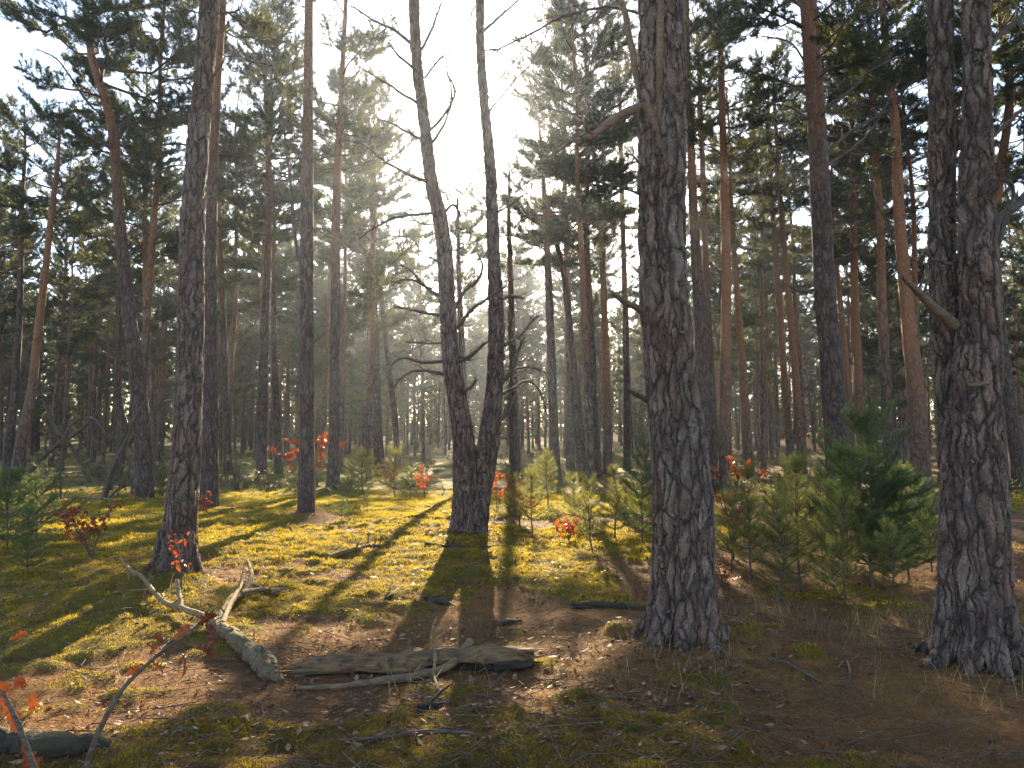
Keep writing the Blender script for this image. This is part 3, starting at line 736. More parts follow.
# far wood that closes the view: one mass
fm = MB(); rf = np.random.default_rng(5)
for q in range(680):
    az = math.radians(rf.uniform(-42, 42)); rr = rf.uniform(92, 200)
    x, y = rr*math.sin(az), rr*math.cos(az); z0 = float(ground_h(np.array([x]), np.array([y]), False)[0]); H = rf.uniform(15, 20)
    if abs(x/y+.0) < .04: H *= .8
    ln = rf.normal()*.5
    tube(fm, np.array([[x, y, z0-.3, .2], [x+ln*.4, y, z0+H*.5, .14], [x+ln, y, z0+H, .04]]), 5, 0, cap=False)
    m = 200; t = rf.random(m)**1.1; zz = z0+H*(.06+.94*t); R = 2.4*(1-t)**.6+.3; a = rf.random(m)*6.28; q_ = R*np.sqrt(rf.random(m))
    tufts(fm, np.column_stack([x+ln*.7+q_*np.cos(a), y+q_*np.sin(a), zz]), np.column_stack([np.cos(a), np.sin(a), np.full(m, .5)]), 12, .42, .10, .4, 1, .9, rf, rf.random(m))
tag(fm.build('far_forest', [M_BARK_FAR, M_NEEDLE_FAR], tone=True), 'far pine wood fading into haze', None, None, 'stuff')

# low brush and dead twigs between the far trunks: nobody could count it
um = MB(); ru = np.random.default_rng(9)
for q in range(900):
    az = math.radians(ru.uniform(-42, 42)); rr = 23+77*ru.random()**1.2; x, y = rr*math.sin(az), rr*math.cos(az)
    if fbm(np.array([x*.16]), np.array([y*.16]), 91, 2)[0] < .44 or path_mask(np.array([x]), np.array([y]))[0] > .2: continue
    if abs(x) < 6 and y < 30: continue
    z0 = float(ground_h(np.array([x]), np.array([y]), False)[0]); Hb = .25+.9*ru.random()**1.5
    for b in range(9):
        a = ru.random()*6.28; e = np.array([math.cos(a)*Hb*ru.random(), math.sin(a)*Hb*ru.random(), Hb*(.4+.7*ru.random())])
        tube(um, np.array([[x, y, z0-.05, .012], [x+e[0]*.4, y+e[1]*.4, z0+e[2]*.6, .009], [x+e[0], y+e[1], z0+e[2], .004]]), 3, 0, cap=False)
    if ru.random() < .6:
        m = 26; t = ru.random((m, 3)); Pq = np.column_stack([x+(t[:, 0]-.5)*Hb*1.5, y+(t[:, 1]-.5)*Hb*1.5, z0+Hb*(.1+.85*t[:, 2])])
        tufts(um, Pq, ru.normal(size=(m, 3))+np.array([0, 0, .8]), 10, .14, .022, .15, 1, .9, ru, np.full(m, ru.random()))
tag(um.build('undergrowth', [M_DEAD, M_NEEDLE_FAR], tone=True), 'low brush and twigs between the far trunks', None, None, 'stuff')

# ------------------------------------------------------------------ young pines
def young_pine(h, R, yellow=False, r=rng, nlen=.055, bw=.0045, dens=1.0, base=.05):
    """A sapling built at the origin: stem with whorls of upswept, needle-clad shoots."""
    st = MB(); fo = MB(); n = 7; t = np.linspace(0, 1, n)
    P = np.column_stack([np.cumsum(r.normal(size=n))*.012*h, np.cumsum(r.normal(size=n))*.012*h, -.06+(h+.06)*t, .016*h/1.8*(1-t)+.004]); P[0, :2] = 0
    P = spline(P, .06); tube(st, P, 7, 0)
    NP, ND, NTn = [], [], []
    def shoot(p, d, L, tn):
        k = max(2, int(L/.022*dens)); f = (np.arange(k)+.5)/k
        f = f[f > .05]
        NP.extend(p+d*L*q for q in f); ND.extend([d]*len(f)); NTn.extend([tn]*len(f))
    z = base*h+.12
    while z < h-.06:
        tt = z/h; L0 = R*(1-tt)**.75*(.75 if tt < .15 else 1.0)+.08
        m = r.integers(4, 7); a0 = r.random()*6.28
        for k in range(m):
            L = L0*(.6+.55*r.random()); az = a0+k*6.28/m+r.normal()*.25; el = math.radians(12+42*tt+r.normal()*9)
            i = min(np.searchsorted(P[:, 2], z), len(P)-1)
            bp = branch_path(P[i, :3], az, el, L, .004+.004*L, .25, r, 6, .08)
            tube(st, bp, 4, 0, cap=False); tn = r.random()
            for q in range(1, 5):
                d = unit(bp[q+1, :3]-bp[q, :3]); l = np.linalg.norm(bp[q+1, :3]-bp[q, :3])
                if q >= 2 or L < .35: shoot(bp[q, :3], d, l, tn)
                if L > .25:
                    for s_ in (-1, 1):
                        if r.random() < .25: continue
                        sd = unit(d+s_*unit(np.cross(d, [0, 0, 1]))*.85+np.array([0, 0, .3])+r.normal(size=3)*.15)
                        l2 = min(.32, (.10+.30*L*(1-q/6))*(.7+.5*r.random()))
                        shoot(bp[q, :3], sd, l2, tn); e = bp[q, :3]+sd*l2
                        tube(st, np.array([[*bp[q, :3], .003], [*e, .002]]), 3, 0, cap=False)
            shoot(bp[-2, :3], unit(bp[-1, :3]-bp[-2, :3]+np.array([0, 0, .02])), .10, tn)
        z += .12+.08*r.random()
    shoot(P[-3, :3], np.array([0, 0, 1.0]), .22, .7)
    tufts(fo, NP, ND, 12, nlen*1.2, bw*.85, .05, 0, .8, r, np.array(NTn))
    return st, fo
ybank = []
for k, (h, R, ye, dn) in enumerate([(2.0, .85, 0, 1.1), (1.5, .50, 0, .65), (1.3, .36, 1, .45), (1.0, .36, 1, .45), (.8, .5, 0, .75), (1.6, .36, 1, .4)]):
    r = np.random.default_rng(300+k); s_, f_ = young_pine(h, R, ye, r, dens=dn)
    root = empty('young_pine', (0, 0, 0)); tag(root, 'x', 'young tree')
    a = s_.build('stem', M_TWIG, root); b = f_.build('foliage', M_YOUNG_YEL if ye else M_YOUNG, root, tone=True)
    KIDS[root.name] = [a, b]; ybank.append((root, h))
yused = set()
def place_young(u, v, vt, k, label, group=None, wide=1.0, Y=None):
    p = gpt(u, v) if Y is None else np.array([at(u, v, Y)[0], Y, 0]); p[2] = gz(p[0], p[1])
    top = at(u, vt, p[1])[2]; H = max(.25, top-p[2])
    root, h = ybank[k]; o = root if k not in yused else copy_tree(root); yused.add(k)
    s = H/h; o.location = p; o.scale = (s*wide, s*wide, s); o.rotation_euler = (0, 0, rng.random()*6.28)
    tag(o, label, 'young tree', group); return o
G1, G2, G3 = 'young pines in the right-hand thicket', 'young pines behind the clearing', 'young pines at the left edge'
place_young(872, 590, 412, 0, 'tallest dark green young pine in the thicket on the right', G1, 1.15)
place_young(910, 582, 468, 0, 'dark green young pine touching the right side of the tallest one', G1, 1.1)
place_young(848, 578, 446, 0, 'dark green young pine close on the left of the tallest one', G1, .9)
place_young(932, 572, 505, 1, 'half-hidden green young pine beside the right twin-stemmed pine', G1, 1.3)
place_young(886, 590, 480, 0, 'bushy mid-sized young pine right in front of the tallest one', G1, 1.0)
place_young(848, 600, 500, 3, 'low yellowish young pine in front of the tallest one', G1, 1.1)
place_young(802, 592, 462, 5, 'slim yellowish young pine left of the tallest one', G1, 1.1)
place_young(775, 602, 498, 2, 'small yellowish young pine at the front of the thicket', G1, 1.3)
place_young(752, 578, 470, 5, 'slim young pine right of the red-leaved sapling', G1, 1.0)
place_young(730, 566, 500, 3, 'short yellow-green young pine nearest the thick central pine', G1, 1.2)
place_young(822, 570, 476, 5, 'yellowish young pine behind the small front ones', G1, 1.2)
place_young(835, 612, 545, 3, 'knee-high young pine at the front edge of the thicket', G1, 1.2)
place_young(888, 606, 522, 2, 'thin young pine standing before the dark ones', G1, 1.2)
place_young(788, 545, 462, 2, 'young pine deep inside the thicket with sunlit tips', G1, 1.2)
place_young(735, 530, 480, 3, 'sunlit yellow young pine behind the red-leaved sapling', G1, 1.3)
place_young(642, 545, 445, 1, 'bluish green young pine hugging the left of the thick central pine', G2, .95)
place_young(615, 538, 470, 5, 'spindly young pine in the misty light shaft', G2, 1.3)
place_young(592, 545, 482, 3, 'low young pine beside the red oak seedling', G2, 1.2)
place_young(548, 505, 452, 2, 'narrow sunlit young pine with yellow tip behind the orange seedling', G2, 1.2)
place_young(533, 530, 475, 3, 'yellow-green young pine right of the orange-leaved sapling', G2, 1.2)
place_young(572, 525, 478, 3, 'yellow young pine in the middle of the sunlit row', G2, 1.3)
place_young(512, 528, 478, 3, 'small young pine under orange leaves nearest the forked pine', G2, 1.1)
place_young(365, 503, 450, 2, 'bright cone-shaped young pine beside the slender straight pine', G2, 1.7)
place_young(348, 505, 478, 4, 'squat green young pine at the foot of the slender straight pine', G2, 1.2)
place_young(396, 497, 452, 3, 'yellow-green young pine on the brushy mound', G2, 1.4)
place_young(410, 498, 470, 4, 'dull low young pine on the brushy mound', G2, 1.5)
place_young(342, 522, 500, 4, 'ankle-high pine seedling in the sun at the clearing edge', G2, 1.0)
place_young(368, 512, 492, 3, 'little pine seedling in front of the bright cone-shaped one', G2, 1.2)
place_young(6, 552, 470, 0, 'dark bushy young pine cut by the left picture edge', G3, 1.3)
place_young(38, 540, 482, 4, 'low dark green young pine second from the left edge', G3, 1.2)
place_young(28, 575, 512, 1, 'thin young pine in front of the dark bushes at left', G3, 1.2)
place_young(160, 500, 476, 4, 'small green young pine between the curving pine and the dark pine', G3, 1.0)
for k, (root, h) in enumerate(ybank):
    if k not in yused: place_young(20+k*9, 520, 485, k, ('bluish', 'dark', 'slim', 'yellowish', 'low', 'tall')[k]+' young pine half hidden in the bushes at the left edge', G3)

# ------------------------------------------------------------------ broadleaf saplings with autumn leaves
def leaf_tri(mb, p, d, up, L, W, tone, mat=0, curl=.25, lobed=False):
    d = unit(np.asarray(d, float)); s = unit(np.cross(d, up)); n = np.cross(s, d)
    if lobed: prof = [(0, .05), (.12, .18), (.22, .42), (.32, .24), (.45, .70), (.55, .36), (.68, .85), (.78, .42), (.9, .45), (1.0, .02)]
    else: prof = [(0, .03), (.3, .8), (.65, .75), (1, .02)]
    V = []
    for t, w_ in prof:
        c = p+d*L*t+n*(curl*L*(t*t)*-.6); e = n*curl*L*w_*.35+n*L*(rng.normal()*.05 if lobed else 0)
        V += [c-s*W*w_*.5+e, c, c+s*W*w_*.5+e]
    k = len(prof); Fq = []
    for i in range(k-1):
        a = i*3; Fq += [[a, a+1, a+4, a+3], [a+1, a+2, a+5, a+4]]
    mb.add(V, Fq, mat, False, tone)
def leafy_sapling(h, nst, nleaf, spread, size, r):
    st = MB(); lf = MB()
    for q in range(nst):
        az = r.random()*6.28; n = 6; t = np.linspace(0, 1, n)
        P = np.column_stack([math.cos(az)*spread*t**1.3, math.sin(az)*spread*t**1.3, -.05+(h*(.6+.4*r.random()))*t]); P += np.cumsum(r.normal(size=(n, 3)), 0)*.025*h*t[:, None]
        P = np.column_stack([P, (.009*h)*(1-t)+.003]); tube(st, P, 5, 0)
        for b in range(6):
            i = r.integers(2, n-1); d = unit(np.append(r.normal(size=2), .5+.4*r.random())); L = h*(.12+.25*r.random())
            e = P[i, :3]+d*L; tube(st, np.array([[*P[i, :3], .004], [*e, .002]]), 3, 0, cap=False)
            for k in range(int(nleaf/6/nst)+1):
                pp = P[i, :3]+d*L*(.3+.7*r.random()); dd = unit(r.normal(size=3)+np.array([0, 0, -.3]))
                leaf_tri(lf, pp, dd, r.normal(size=3), size*(.7+.6*r.random()), size*.6, r.random(), 0, .4*r.random())
    return st, lf
def place_sapling(u, v, vt, spread_px, nleaf, label, mat=M_RUST, nst=3, size=.075, Y=None, zoff=0):
    p = gpt(u, v) if Y is None else at(u, v, Y); p[2] = gz(p[0], p[1]); h = at(u, vt, p[1])[2]-p[2]
    s_, f_ = leafy_sapling(h, nst, nleaf, spread_px*p[1]/F, size, rng)
    root = empty('oak_sapling', p); tag(root, label, 'sapling', 'small oaks in autumn leaf')
    s_.build('stem', M_TWIG, root); f_.build('foliage', mat, root, tone=True); return root
place_sapling(92, 556, 492, 28, 150, 'thin sapling with sparse orange leaves in the left clearing', nst=4)
place_sapling(207, 512, 488, 8, 45, 'orange-leaved sprig at the foot of the slim pine behind the dark one', nst=3, size=.09)
place_sapling(181, 590, 514, 7, 26, 'few orange leaves on a twig against the dark left pine', nst=2, size=.06)
place_sapling(306, 474, 428, 38, 950, 'tall crimson-leaved sapling glowing behind two straight trunks', M_RED, 5, .13, Y=27)
place_sapling(425, 500, 464, 12, 110, 'small red sapling on the brushy mound', M_RED, 3, .09)
place_sapling(388, 486, 462, 9, 40, 'dull red sapling peeping behind the bright young pine', M_RED, 3, .1)
place_sapling(520, 525, 468, 16, 190, 'bright orange sapling between forked pine and young pines', M_RUST, 3, .085)
place_sapling(568, 542, 505, 16, 120, 'low red oak seedling glowing at the edge of the sunlit moss', M_RED, 5, .07)
place_sapling(733, 560, 450, 18, 200, 'scarlet sapling right of the thick central pine', M_RED, 3, .09)
place_sapling(722, 588, 535, 14, 40, 'brown wilted sapling low beside the thick central pine', M_RUST, 3, .05)
place_sapling(497, 512, 466, 10, 90, 'dim red sprig close behind the forked pine', M_RED, 2, .08)
place_sapling(885, 545, 478, 12, 24, 'thin red-leaved twig poking out of the young pine thicket', M_RED, 2, .07)

def fore_twig(pts, Y, dep, leaves, label, size, mat=M_OAK):
    P = np.array([[*at(u, v, Y+dep*k/(len(pts)-1)), wd*Y/F/2] for k, (u, v, wd) in enumerate(pts)])
    g = P[0].copy(); zz = gz(g[0], g[1])
    if g[2] > zz: P = np.vstack([[g[0]-.03, g[1]-.02, zz-.03, g[3]*1.15], P])
    O = P[0, :3].copy(); P = spline(P, .03); root = empty('oak_sapling', O); tag(root, label, 'sapling', 'small oaks in autumn leaf')
    P[:, :3] -= O; st = MB(); tube(st, P, 7, 0)
    lf = []
    for (u, v, yo, ang, sz) in leaves:
        q = at(u, v, Y+yo)-O; i = int(np.argmin(np.linalg.norm(P[:, :3]-q, axis=1)))
        tube(st, np.array([[*P[i, :3], .003], [*((P[i, :3]+q)/2+np.array([0, 0, .01])), .002], [*q, .0015]]), 4, 0, cap=False)
        d = np.array([math.cos(math.radians(ang)), rng.normal()*.3, math.sin(math.radians(ang))])
        mb = MB(); leaf_tri(mb, q, d, np.array([rng.normal()*.5, 1, .5+rng.normal()*.3]), size*sz, size*sz*.75, rng.random(), 0, .5*rng.random()+.15, True); lf.append(mb)
    st.build('stem', M_TWIG, root)
    for mb in lf: mb.build('leaf', mat, root, tone=True)
    return root
fore_twig([(84, 775, 6), (100, 730, 5.4), (122, 690, 4.6), (150, 662, 3.8), (178, 640, 3), (200, 625, 2)], 3.3, .2,
          [(150, 662, .1, -20, .9), (142, 664, .1, 215, .7), (150, 655, .1, 60, .7), (166, 644, .15, 160, .8), (172, 640, .15, 40, .9), (195, 648, .15, -10, 1.0), (183, 655, .15, -70, .9), (196, 627, .2, 40, 1.1), (205, 622, .2, -60, 1.2)],
          'arching oak twig with a few rust-brown leaves in the lower left', .10)
fore_twig([(36, 790, 6), (26, 745, 5.5), (12, 710, 5), (-4, 680, 4)], 2.9, .1,
          [(22, 745, .05, -70, 1.1), (30, 715, .05, 80, .8), (2, 720, .1, 200, 1.2), (6, 706, .1, 100, 1.0), (12, 690, .1, 40, 1.0), (-2, 700, .1, -60, 1.3), (9, 640, .1, 30, .6)],
          'oak sprout with bright orange leaves in the bottom left corner', .105)

# ------------------------------------------------------------------ dead wood on the ground
def ground_path(pts, lift=0.0):
    P = []
    for u, v, wd, *hh in pts:
        p = gpt(u, v); r_ = wd*p[1]/F/2
        P.append([p[0], p[1], p[2]+r_*.75+(hh[0] if hh else 0)+lift, r_])
    return np.array(P)
def wobble(a, b):
    ph = rng.random(4)*6
    return lambda i, th, P: 1+a*np.sin(2*th+ph[0]+i*b)+a*.7*np.sin(5*th+ph[1]-i*b*1.6)+a*.5*np.sin(9*th+ph[2]+i*b*2.3)
from mathutils import noise as mnoise, Vector
def roughen(o, amp, freq, stretch=(1, 1, 1)):
    for v in o.data.vertices:
        q = Vector((v.co.x*stretch[0], v.co.y*stretch[1], v.co.z*stretch[2]))*freq+Vector(o.location)*3
        v.co += v.normal*amp*(mnoise.noise(q)+.5*mnoise.noise(q*2.3)+.35*mnoise.noise(q*5.1))
    return o
# main log
lp = ground_path([(292, 676, 26), (330, 672, 31), (390, 671, 32), (450, 668, 33), (500, 665, 33), (533, 664, 31)])
O = lp[2, :3].copy(); log = empty('fallen_log', O); tag(log, 'long weathered grey log lying across the foreground, rotten and dark underneath', 'log')
P = spline(lp, .02); P[:, :3] -= O; P[:, 2] -= .055
k = len(P); fr = np.linspace(0, 1, k)
P[:, 3] *= .80+.06*np.sin(fr*17)+.05*np.sin(fr*41); P[:int(k*.12), 3] *= np.linspace(.55, 1, int(k*.12))
wb = wobble(.05, .09)
def log_rad(i, th, P):
    f = i/len(P)
    cav = np.exp(-((th-3.7)/.70)**2)*sstep(.50, .62, f) + .55*np.exp(-((th-3.9)/.5)**2)*sstep(.02, .06, f)*(1-sstep(.30, .42, f))
    return wb(i, th, P)*(1-.62*cav)+.03*np.sin(th*13+i*.15)*np.sin(i*.31)
mb = MB(); tube(mb, P, 72, 0, log_rad, cap=False)
# hollow broken right end: inner wall going back into the log
Q = P[-14:][::-1].copy(); Q[:, 3] *= .78; Q[0, :3] = P[-1, :3]
tube(mb, Q, 40, 1, wobble(.10, .2), cap=True)
e = np.arange(40)
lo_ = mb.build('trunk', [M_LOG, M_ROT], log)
roughen(lo_, .016, 16, (.35, 1, 1))
ax_ = unit(P[-1, :3]-P[0, :3])
for i_ in range(k):
    for end, cc in ((0, i_), (1, k-1-i_)):
        if cc < 5:
            for j in range(72):
                q_ = .05*math.sin(j*.9)+.035*math.sin(j*2.3+1)+.03*math.sin(j*5.1)
                lo_.data.vertices[i_*72+j].co += type(lo_.location)(ax_*q_*(1-cc/5)*(1 if end else -1.6))
for pg in lo_.data.polygons[:72*(k-1)]:
    j, i_ = pg.index % 72, pg.index//72; th_ = j/72*2*math.pi; f_ = i_/k
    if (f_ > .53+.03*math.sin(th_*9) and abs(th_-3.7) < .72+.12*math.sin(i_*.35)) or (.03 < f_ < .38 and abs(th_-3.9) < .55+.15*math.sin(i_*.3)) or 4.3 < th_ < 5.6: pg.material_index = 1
s = MB(); q = P[int(k*.48)]; tube(s, np.array([[q[0], q[1], q[2]+q[3]*.6, .022], [q[0]-.005, q[1], q[2]+q[3]+.03, .018], [q[0]-.01, q[1]+.01, q[2]+q[3]+.075, .012]]), 8); s.build('branch_stub', M_LOG, log)
def stick(name, label, pts, mat, twigs=2, step=.04, sides=7, group=None, lift=0.0):
    P = ground_path(pts, lift); O = P[len(P)//2, :3].copy(); P = spline(P, step); P[:, :3] -= O
    P[:, :3] += np.cumsum(rng.normal(size=(len(P), 3)), 0)*P[:, 3:4]*.12
    mb = MB(); tube(mb, P, sides, 0, wobble(.07, .3))
    for _ in range(twigs):
        i = rng.integers(1, len(P)-1); d = unit(unit(P[i, :3]-P[i-1, :3])+rng.normal(size=3)*.6+np.array([0, 0, .35])); l = .08+.2*rng.random()
        tube(mb, np.array([[*P[i, :3], P[i, 3]*.5], [*(P[i, :3]+d*l*.5+rng.normal(size=3)*.01), P[i, 3]*.4], [*(P[i, :3]+d*l), .0015]]), 4, 0, cap=False)
    o = mb.build(name, mat); o.location = O; roughen(o, P[:, 3].max()*.22, .5/P[:, 3].max())
    tag(o, label, 'stick' if name == 'stick' else 'dead wood', group); return o
stick('stick', 'pale bent stick leaning along the front of the grey log', [(296, 690, 4), (330, 690, 6), (370, 686, 8), (410, 683, 9), (445, 676, 9, .03), (470, 664, 8, .12)], M_STICK, 1, group='loose sticks on the moss')
stick('stick', 'whitish forked twig standing up against the middle of the log', [(438, 690, 3), (434, 682, 3, .05), (436, 676, 3, .14), (431, 672, 2.4, .24), (437, 668, 2, .36)], M_STICK, 4, group='loose sticks on the moss')
# mossy fallen branch with forks
fb = empty('fallen_branch', gpt(245, 655)); tag(fb, 'thick mossy fallen branch with bare forked ends left of the log', 'branch'); O = np.array(fb.location)
def fpart(name, pts, mat, sides=18, step=.025, tw=0):
    P = ground_path(pts); P = spline(P, step); P[:, :3] -= O; P[:, :3] += np.cumsum(rng.normal(size=(len(P), 3)), 0)*P[:, 3:4]*.05
    mb = MB(); tube(mb, P, sides, 0, wobble(.05, 2.2*step))
    for _ in range(tw):
        i = rng.integers(2, len(P)-1); d = unit(rng.normal(size=3)+np.array([0, 0, .6])); l = .1+.2*rng.random()
        tube(mb, np.array([[*P[i, :3], P[i, 3]*.5], [*(P[i, :3]+d*l), .002]]), 4, 0, cap=False)
    roughen(mb.build(name, mat, fb), P[:, 3].max()*.13, .6/P[:, 3].max())
fpart('limb', [(283, 684, 5), (278, 681, 16), (273, 677, 21), (265, 670, 22), (250, 658, 18), (235, 645, 15), (222, 635, 12), (214, 628, 8, .03)], M_MOSSY, 36, .012, 5)
fpart('fork', [(220, 633, 9, .02), (226, 620, 8.5, .06), (234, 609, 8, .08), (245, 599, 6.5, .06), (251, 586, 5, .09), (250, 578, 3, .12), (247, 573, 1.5, .15)], M_STICK, 10, tw=5)
fpart('fork', [(222, 633, 9, .02), (204, 627, 7, .05), (182, 619, 5.6, .06), (164, 612, 5, .05), (151, 601, 4.6, .06), (140, 589, 4, .08), (128, 581, 3.4, .08), (119, 573, 2, .13)], M_STICK, 10, tw=7)
fpart('fork', [(181, 616, 5, .06), (178, 612, 5, .14), (175, 608, 4, .24)], M_STICK, 8)
fpart('fork', [(222, 632, 6, .05), (229, 620, 5, .12), (238, 606, 4, .15), (243, 598, 2, .2)], M_STICK, 8, tw=3)
fpart('fork', [(240, 603, 5, .08), (258, 597, 4, .06), (275, 596, 3, .05), (288, 594, 1.5, .05)], M_STICK, 8, tw=3)
fpart('fork', [(205, 627, 4, .06), (190, 640, 3, .05), (172, 646, 2, .04), (160, 655, 1.5, .04)], M_DEAD, 7, tw=4)
stick('fallen_log', 'short black rotten log in the bottom left corner', [(-30, 752, 26), (20, 750, 27), (60, 748, 27), (100, 747, 24), (114, 747, 15)], M_ROT, 0, .03, 26)
LG = 'loose sticks on the moss'
stick('stick', 'bark-stripped stick with a ragged thick end in the sunny middle ground', [(330, 558, 7), (345, 554, 5), (360, 550, 4), (378, 546, 3)], M_LOG, 3, group=LG)
stick('stick', 'dark flat piece of wood left of the thick central pine', [(572, 608, 6), (600, 608, 9), (625, 609, 7), (652, 612, 5)], M_ROT, 2, group=LG)
stick('stick', 'crooked twig on the brown needles in front of the young pines', [(768, 660, 3), (785, 664, 4), (800, 672, 4), (822, 684, 3)], M_TWIG, 4, group=LG)
stick('stick', 'forked thin twig right of the fallen branch in the sun', [(244, 582, 3), (262, 590, 4), (278, 594, 3), (290, 590, 2)], M_STICK, 3, group=LG)
stick('stick', 'dark twig lying under the forked pine', [(425, 545, 3), (450, 548, 4), (480, 549, 3), (498, 546, 2)], M_ROT, 3, group=LG)
stick('stick', 'short dark stick pointing at the shadow of the forked pine', [(386, 601, 5), (392, 596, 4), (399, 588, 3)], M_ROT, 0, group=LG)
stick('stick', 'thin branch lying on moss near the bottom centre', [(340, 742, 3), (390, 738, 4), (430, 734, 5), (470, 735, 3), (482, 738, 2)], M_TWIG, 4, group=LG)
stick('stick', 'stubby dark stick on the moss below the log', [(418, 712, 9), (436, 709, 7), (450, 705, 4)], M_ROT, 1, group=LG)
stick('stick', 'dark chunk of bark right of the forked pine shadow', [(494, 627, 2), (506, 625, 5), (522, 621, 2)], M_ROT, 0, group=LG)
stick('stick', 'short thick broken stick left of the twin-stemmed right pine', [(914, 652, 7), (926, 651, 10), (944, 648, 11)], M_ROT, 1, group=LG)
stick('stick', 'dark root-like stick right of the twin-stemmed right pine', [(1008, 646, 5), (1022, 644, 7), (1050, 642, 6)], M_ROT, 1, group=LG)
stick('stick', 'thin twig on the bare needles below the thick central pine', [(585, 694, 2), (606, 698, 3), (640, 700, 2)], M_TWIG, 3, group=LG)
stick('stick', 'curved twig beside the dry grass at right', [(838, 668, 2), (846, 662, 3), (850, 676, 2), (846, 686, 2)], M_STICK, 1, group=LG)
stick('stick', 'long branch lying on the brown ground behind the left young pines', [(60, 517, 2), (95, 515, 3), (130, 518, 3), (160, 512, 2)], M_STICK, 3, group=LG)
stick('stick', 'pale branch on the ground left of the curving pine', [(30, 500, 2.4), (70, 498, 3), (112, 502, 2)], M_STICK, 3, group=LG)
stick('stick', 'thin branch on the shady ground behind the sunny clearing', [(390, 520, 2), (420, 517, 3), (450, 514, 2)], M_TWIG, 3, group=LG)
stick('stick', 'dark chunk of wood in the shadow of the forked pine', [(425, 599, 3), (436, 603, 7), (450, 606, 5), (464, 611, 2)], M_ROT, 1, group=LG)
# stump, leaning dead stems and brush in the left background
sm = MB(); p = gpt(278, 488); sP = np.array([[0, 0, -.05, .20], [0, 0, .06, .15], [.01, 0, .16, .125], [.012, 0, .2, .12]]); tube(sm, spline(sP, .03), 20, 0, wobble(.07, .1))
o = sm.build('tree_stump', M_LOG); o.location = p; tag(o, 'low sawn stump on the moss beside the slim pine', 'stump')
def dead_stem(label, pts, Y, dep=0.0, tw=6, mat=M_LIMB):
    P = np.array([[*at(u, v, Y+dep*k/(len(pts)-1)), wd*Y/F/2] for k, (u, v, wd) in enumerate(pts)]); P[0, 2] = gz(P[0, 0], P[0, 1])-.05
    O = P[0, :3].copy(); P = spline(P, .12); P[:, :3] -= O
    mb = dead_branch_mb(P, rng, tw, 6); o = mb.build('dead_sapling', mat); o.location = O; tag(o, label, 'dead tree', 'dead stems leaning in the brush'); return o
dead_stem('bare grey dead stem leaning in front of the curving pine', [(102, 490, 4.5), (112, 468, 3.2), (126, 440, 2.6), (138, 412, 2.2), (149, 392, 1.8), (147, 365, 1.2)], 19.5, mat=M_DEAD)
dead_stem('thin dead stem spreading right from the foot of the leaning grey one', [(103, 490, 4), (122, 455, 3), (146, 420, 2.6), (165, 398, 2), (185, 385, 1.4)], 19.6, mat=M_DEAD)
dead_stem('low dead limb bending over the ground by the curving pine', [(104, 494, 3), (120, 488, 2.6), (138, 484, 2), (150, 489, 1.4)], 19.4, mat=M_DEAD)
dead_stem('dead trunk lying slanted in the brush near the left edge', [(20, 466, 6), (48, 452, 5), (80, 430, 4), (104, 405, 2)], 27, tw=9, mat=M_DEAD)
dead_stem('dark dead stem crossing the slanted trunk in the left brush', [(92, 468, 5), (72, 448, 4), (52, 420, 3), (40, 392, 2)], 28, tw=9, mat=M_DEAD)
dead_stem('arched dead stem in the brush behind the sparse orange sapling', [(60, 470, 4), (64, 440, 3), (74, 422, 2.4), (92, 418, 2), (105, 432, 1.4)], 26, tw=8, mat=M_DEAD)
dead_stem('grey dead stem leaning left of the dark pine', [(158, 470, 4), (152, 440, 3), (142, 405, 2.4), (136, 380, 1.6)], 28, tw=8, mat=M_DEAD)
for u, v, lab in ((428, 492, 'tangle of broken branches heaped on the brushy mound'), (75, 478, 'heap of dead branches on the ground in the left background')):
    p = gpt(u, v); mb = MB()
    for _ in range(26):
        a = rng.random()*6.28; L = .4+.9*rng.random(); c = np.append(rng.normal(size=2)*.45, .06+.25*rng.random()); d = np.array([math.cos(a), math.sin(a), rng.normal()*.25])*L/2
        tube(mb, spline(np.array([[*(c-d), .016], [*(c+rng.normal(size=3)*.04), .012], [*(c+d), .004]]), .15), 4, 0, cap=False)
    o = mb.build('brush_pile', M_TWIG); o.location = p; tag(o, lab, 'brush pile')

# ------------------------------------------------------------------ ground cover (uncountable)
def scatter(n, y0, y1, r, power=1.0, ang=37):
    t = r.random(n); y = y0*(y1/y0)**(t**power); x = y*np.tan(np.radians(r.uniform(-ang, ang, n))); return x, y
def keep_off(x, y): return path_mask(x, y) < .5
r = np.random.default_rng(77)
x, y = scatter(900000, 3.0, 24, r); m = moss_mask(x, y)*(.45+.8*fbm(x*1.7, y*1.7, 61, 2)) > r.random(len(x))*.85; x, y = x[m], y[m]; n = len(x)
z = ground_h(x, y); sc_ = np.clip(y/7.0, .8, 2.0); hgt = .022*sc_*(.4+r.random(n))*(.35+1.7*fbm(x*6.5, y*6.5, 63, 2)**1.5); wd = .0042*sc_
dr = unit(np.column_stack([r.normal(size=(n, 2))*.55, np.ones(n)])); sd = unit(np.column_stack([r.normal(size=(n, 2)), np.zeros(n)]))*wd[:, None]
Pb = np.column_stack([x, y, z-.004]); V = np.stack([Pb-sd, Pb+sd, Pb+dr*hgt[:, None]], 1).reshape(-1, 3)
tone = np.repeat(np.clip(fbm(x*2.5, y*2.5, 71, 3)+r.normal(size=n)*.12, 0, 1), 3)
mb = MB(); mb.add(V, np.arange(3*n).reshape(-1, 3), 0, False, tone)
tag(mb.build('moss', M_MOSS, tone=True), 'yellow-green moss carpeting the clearing', None, None, 'stuff')

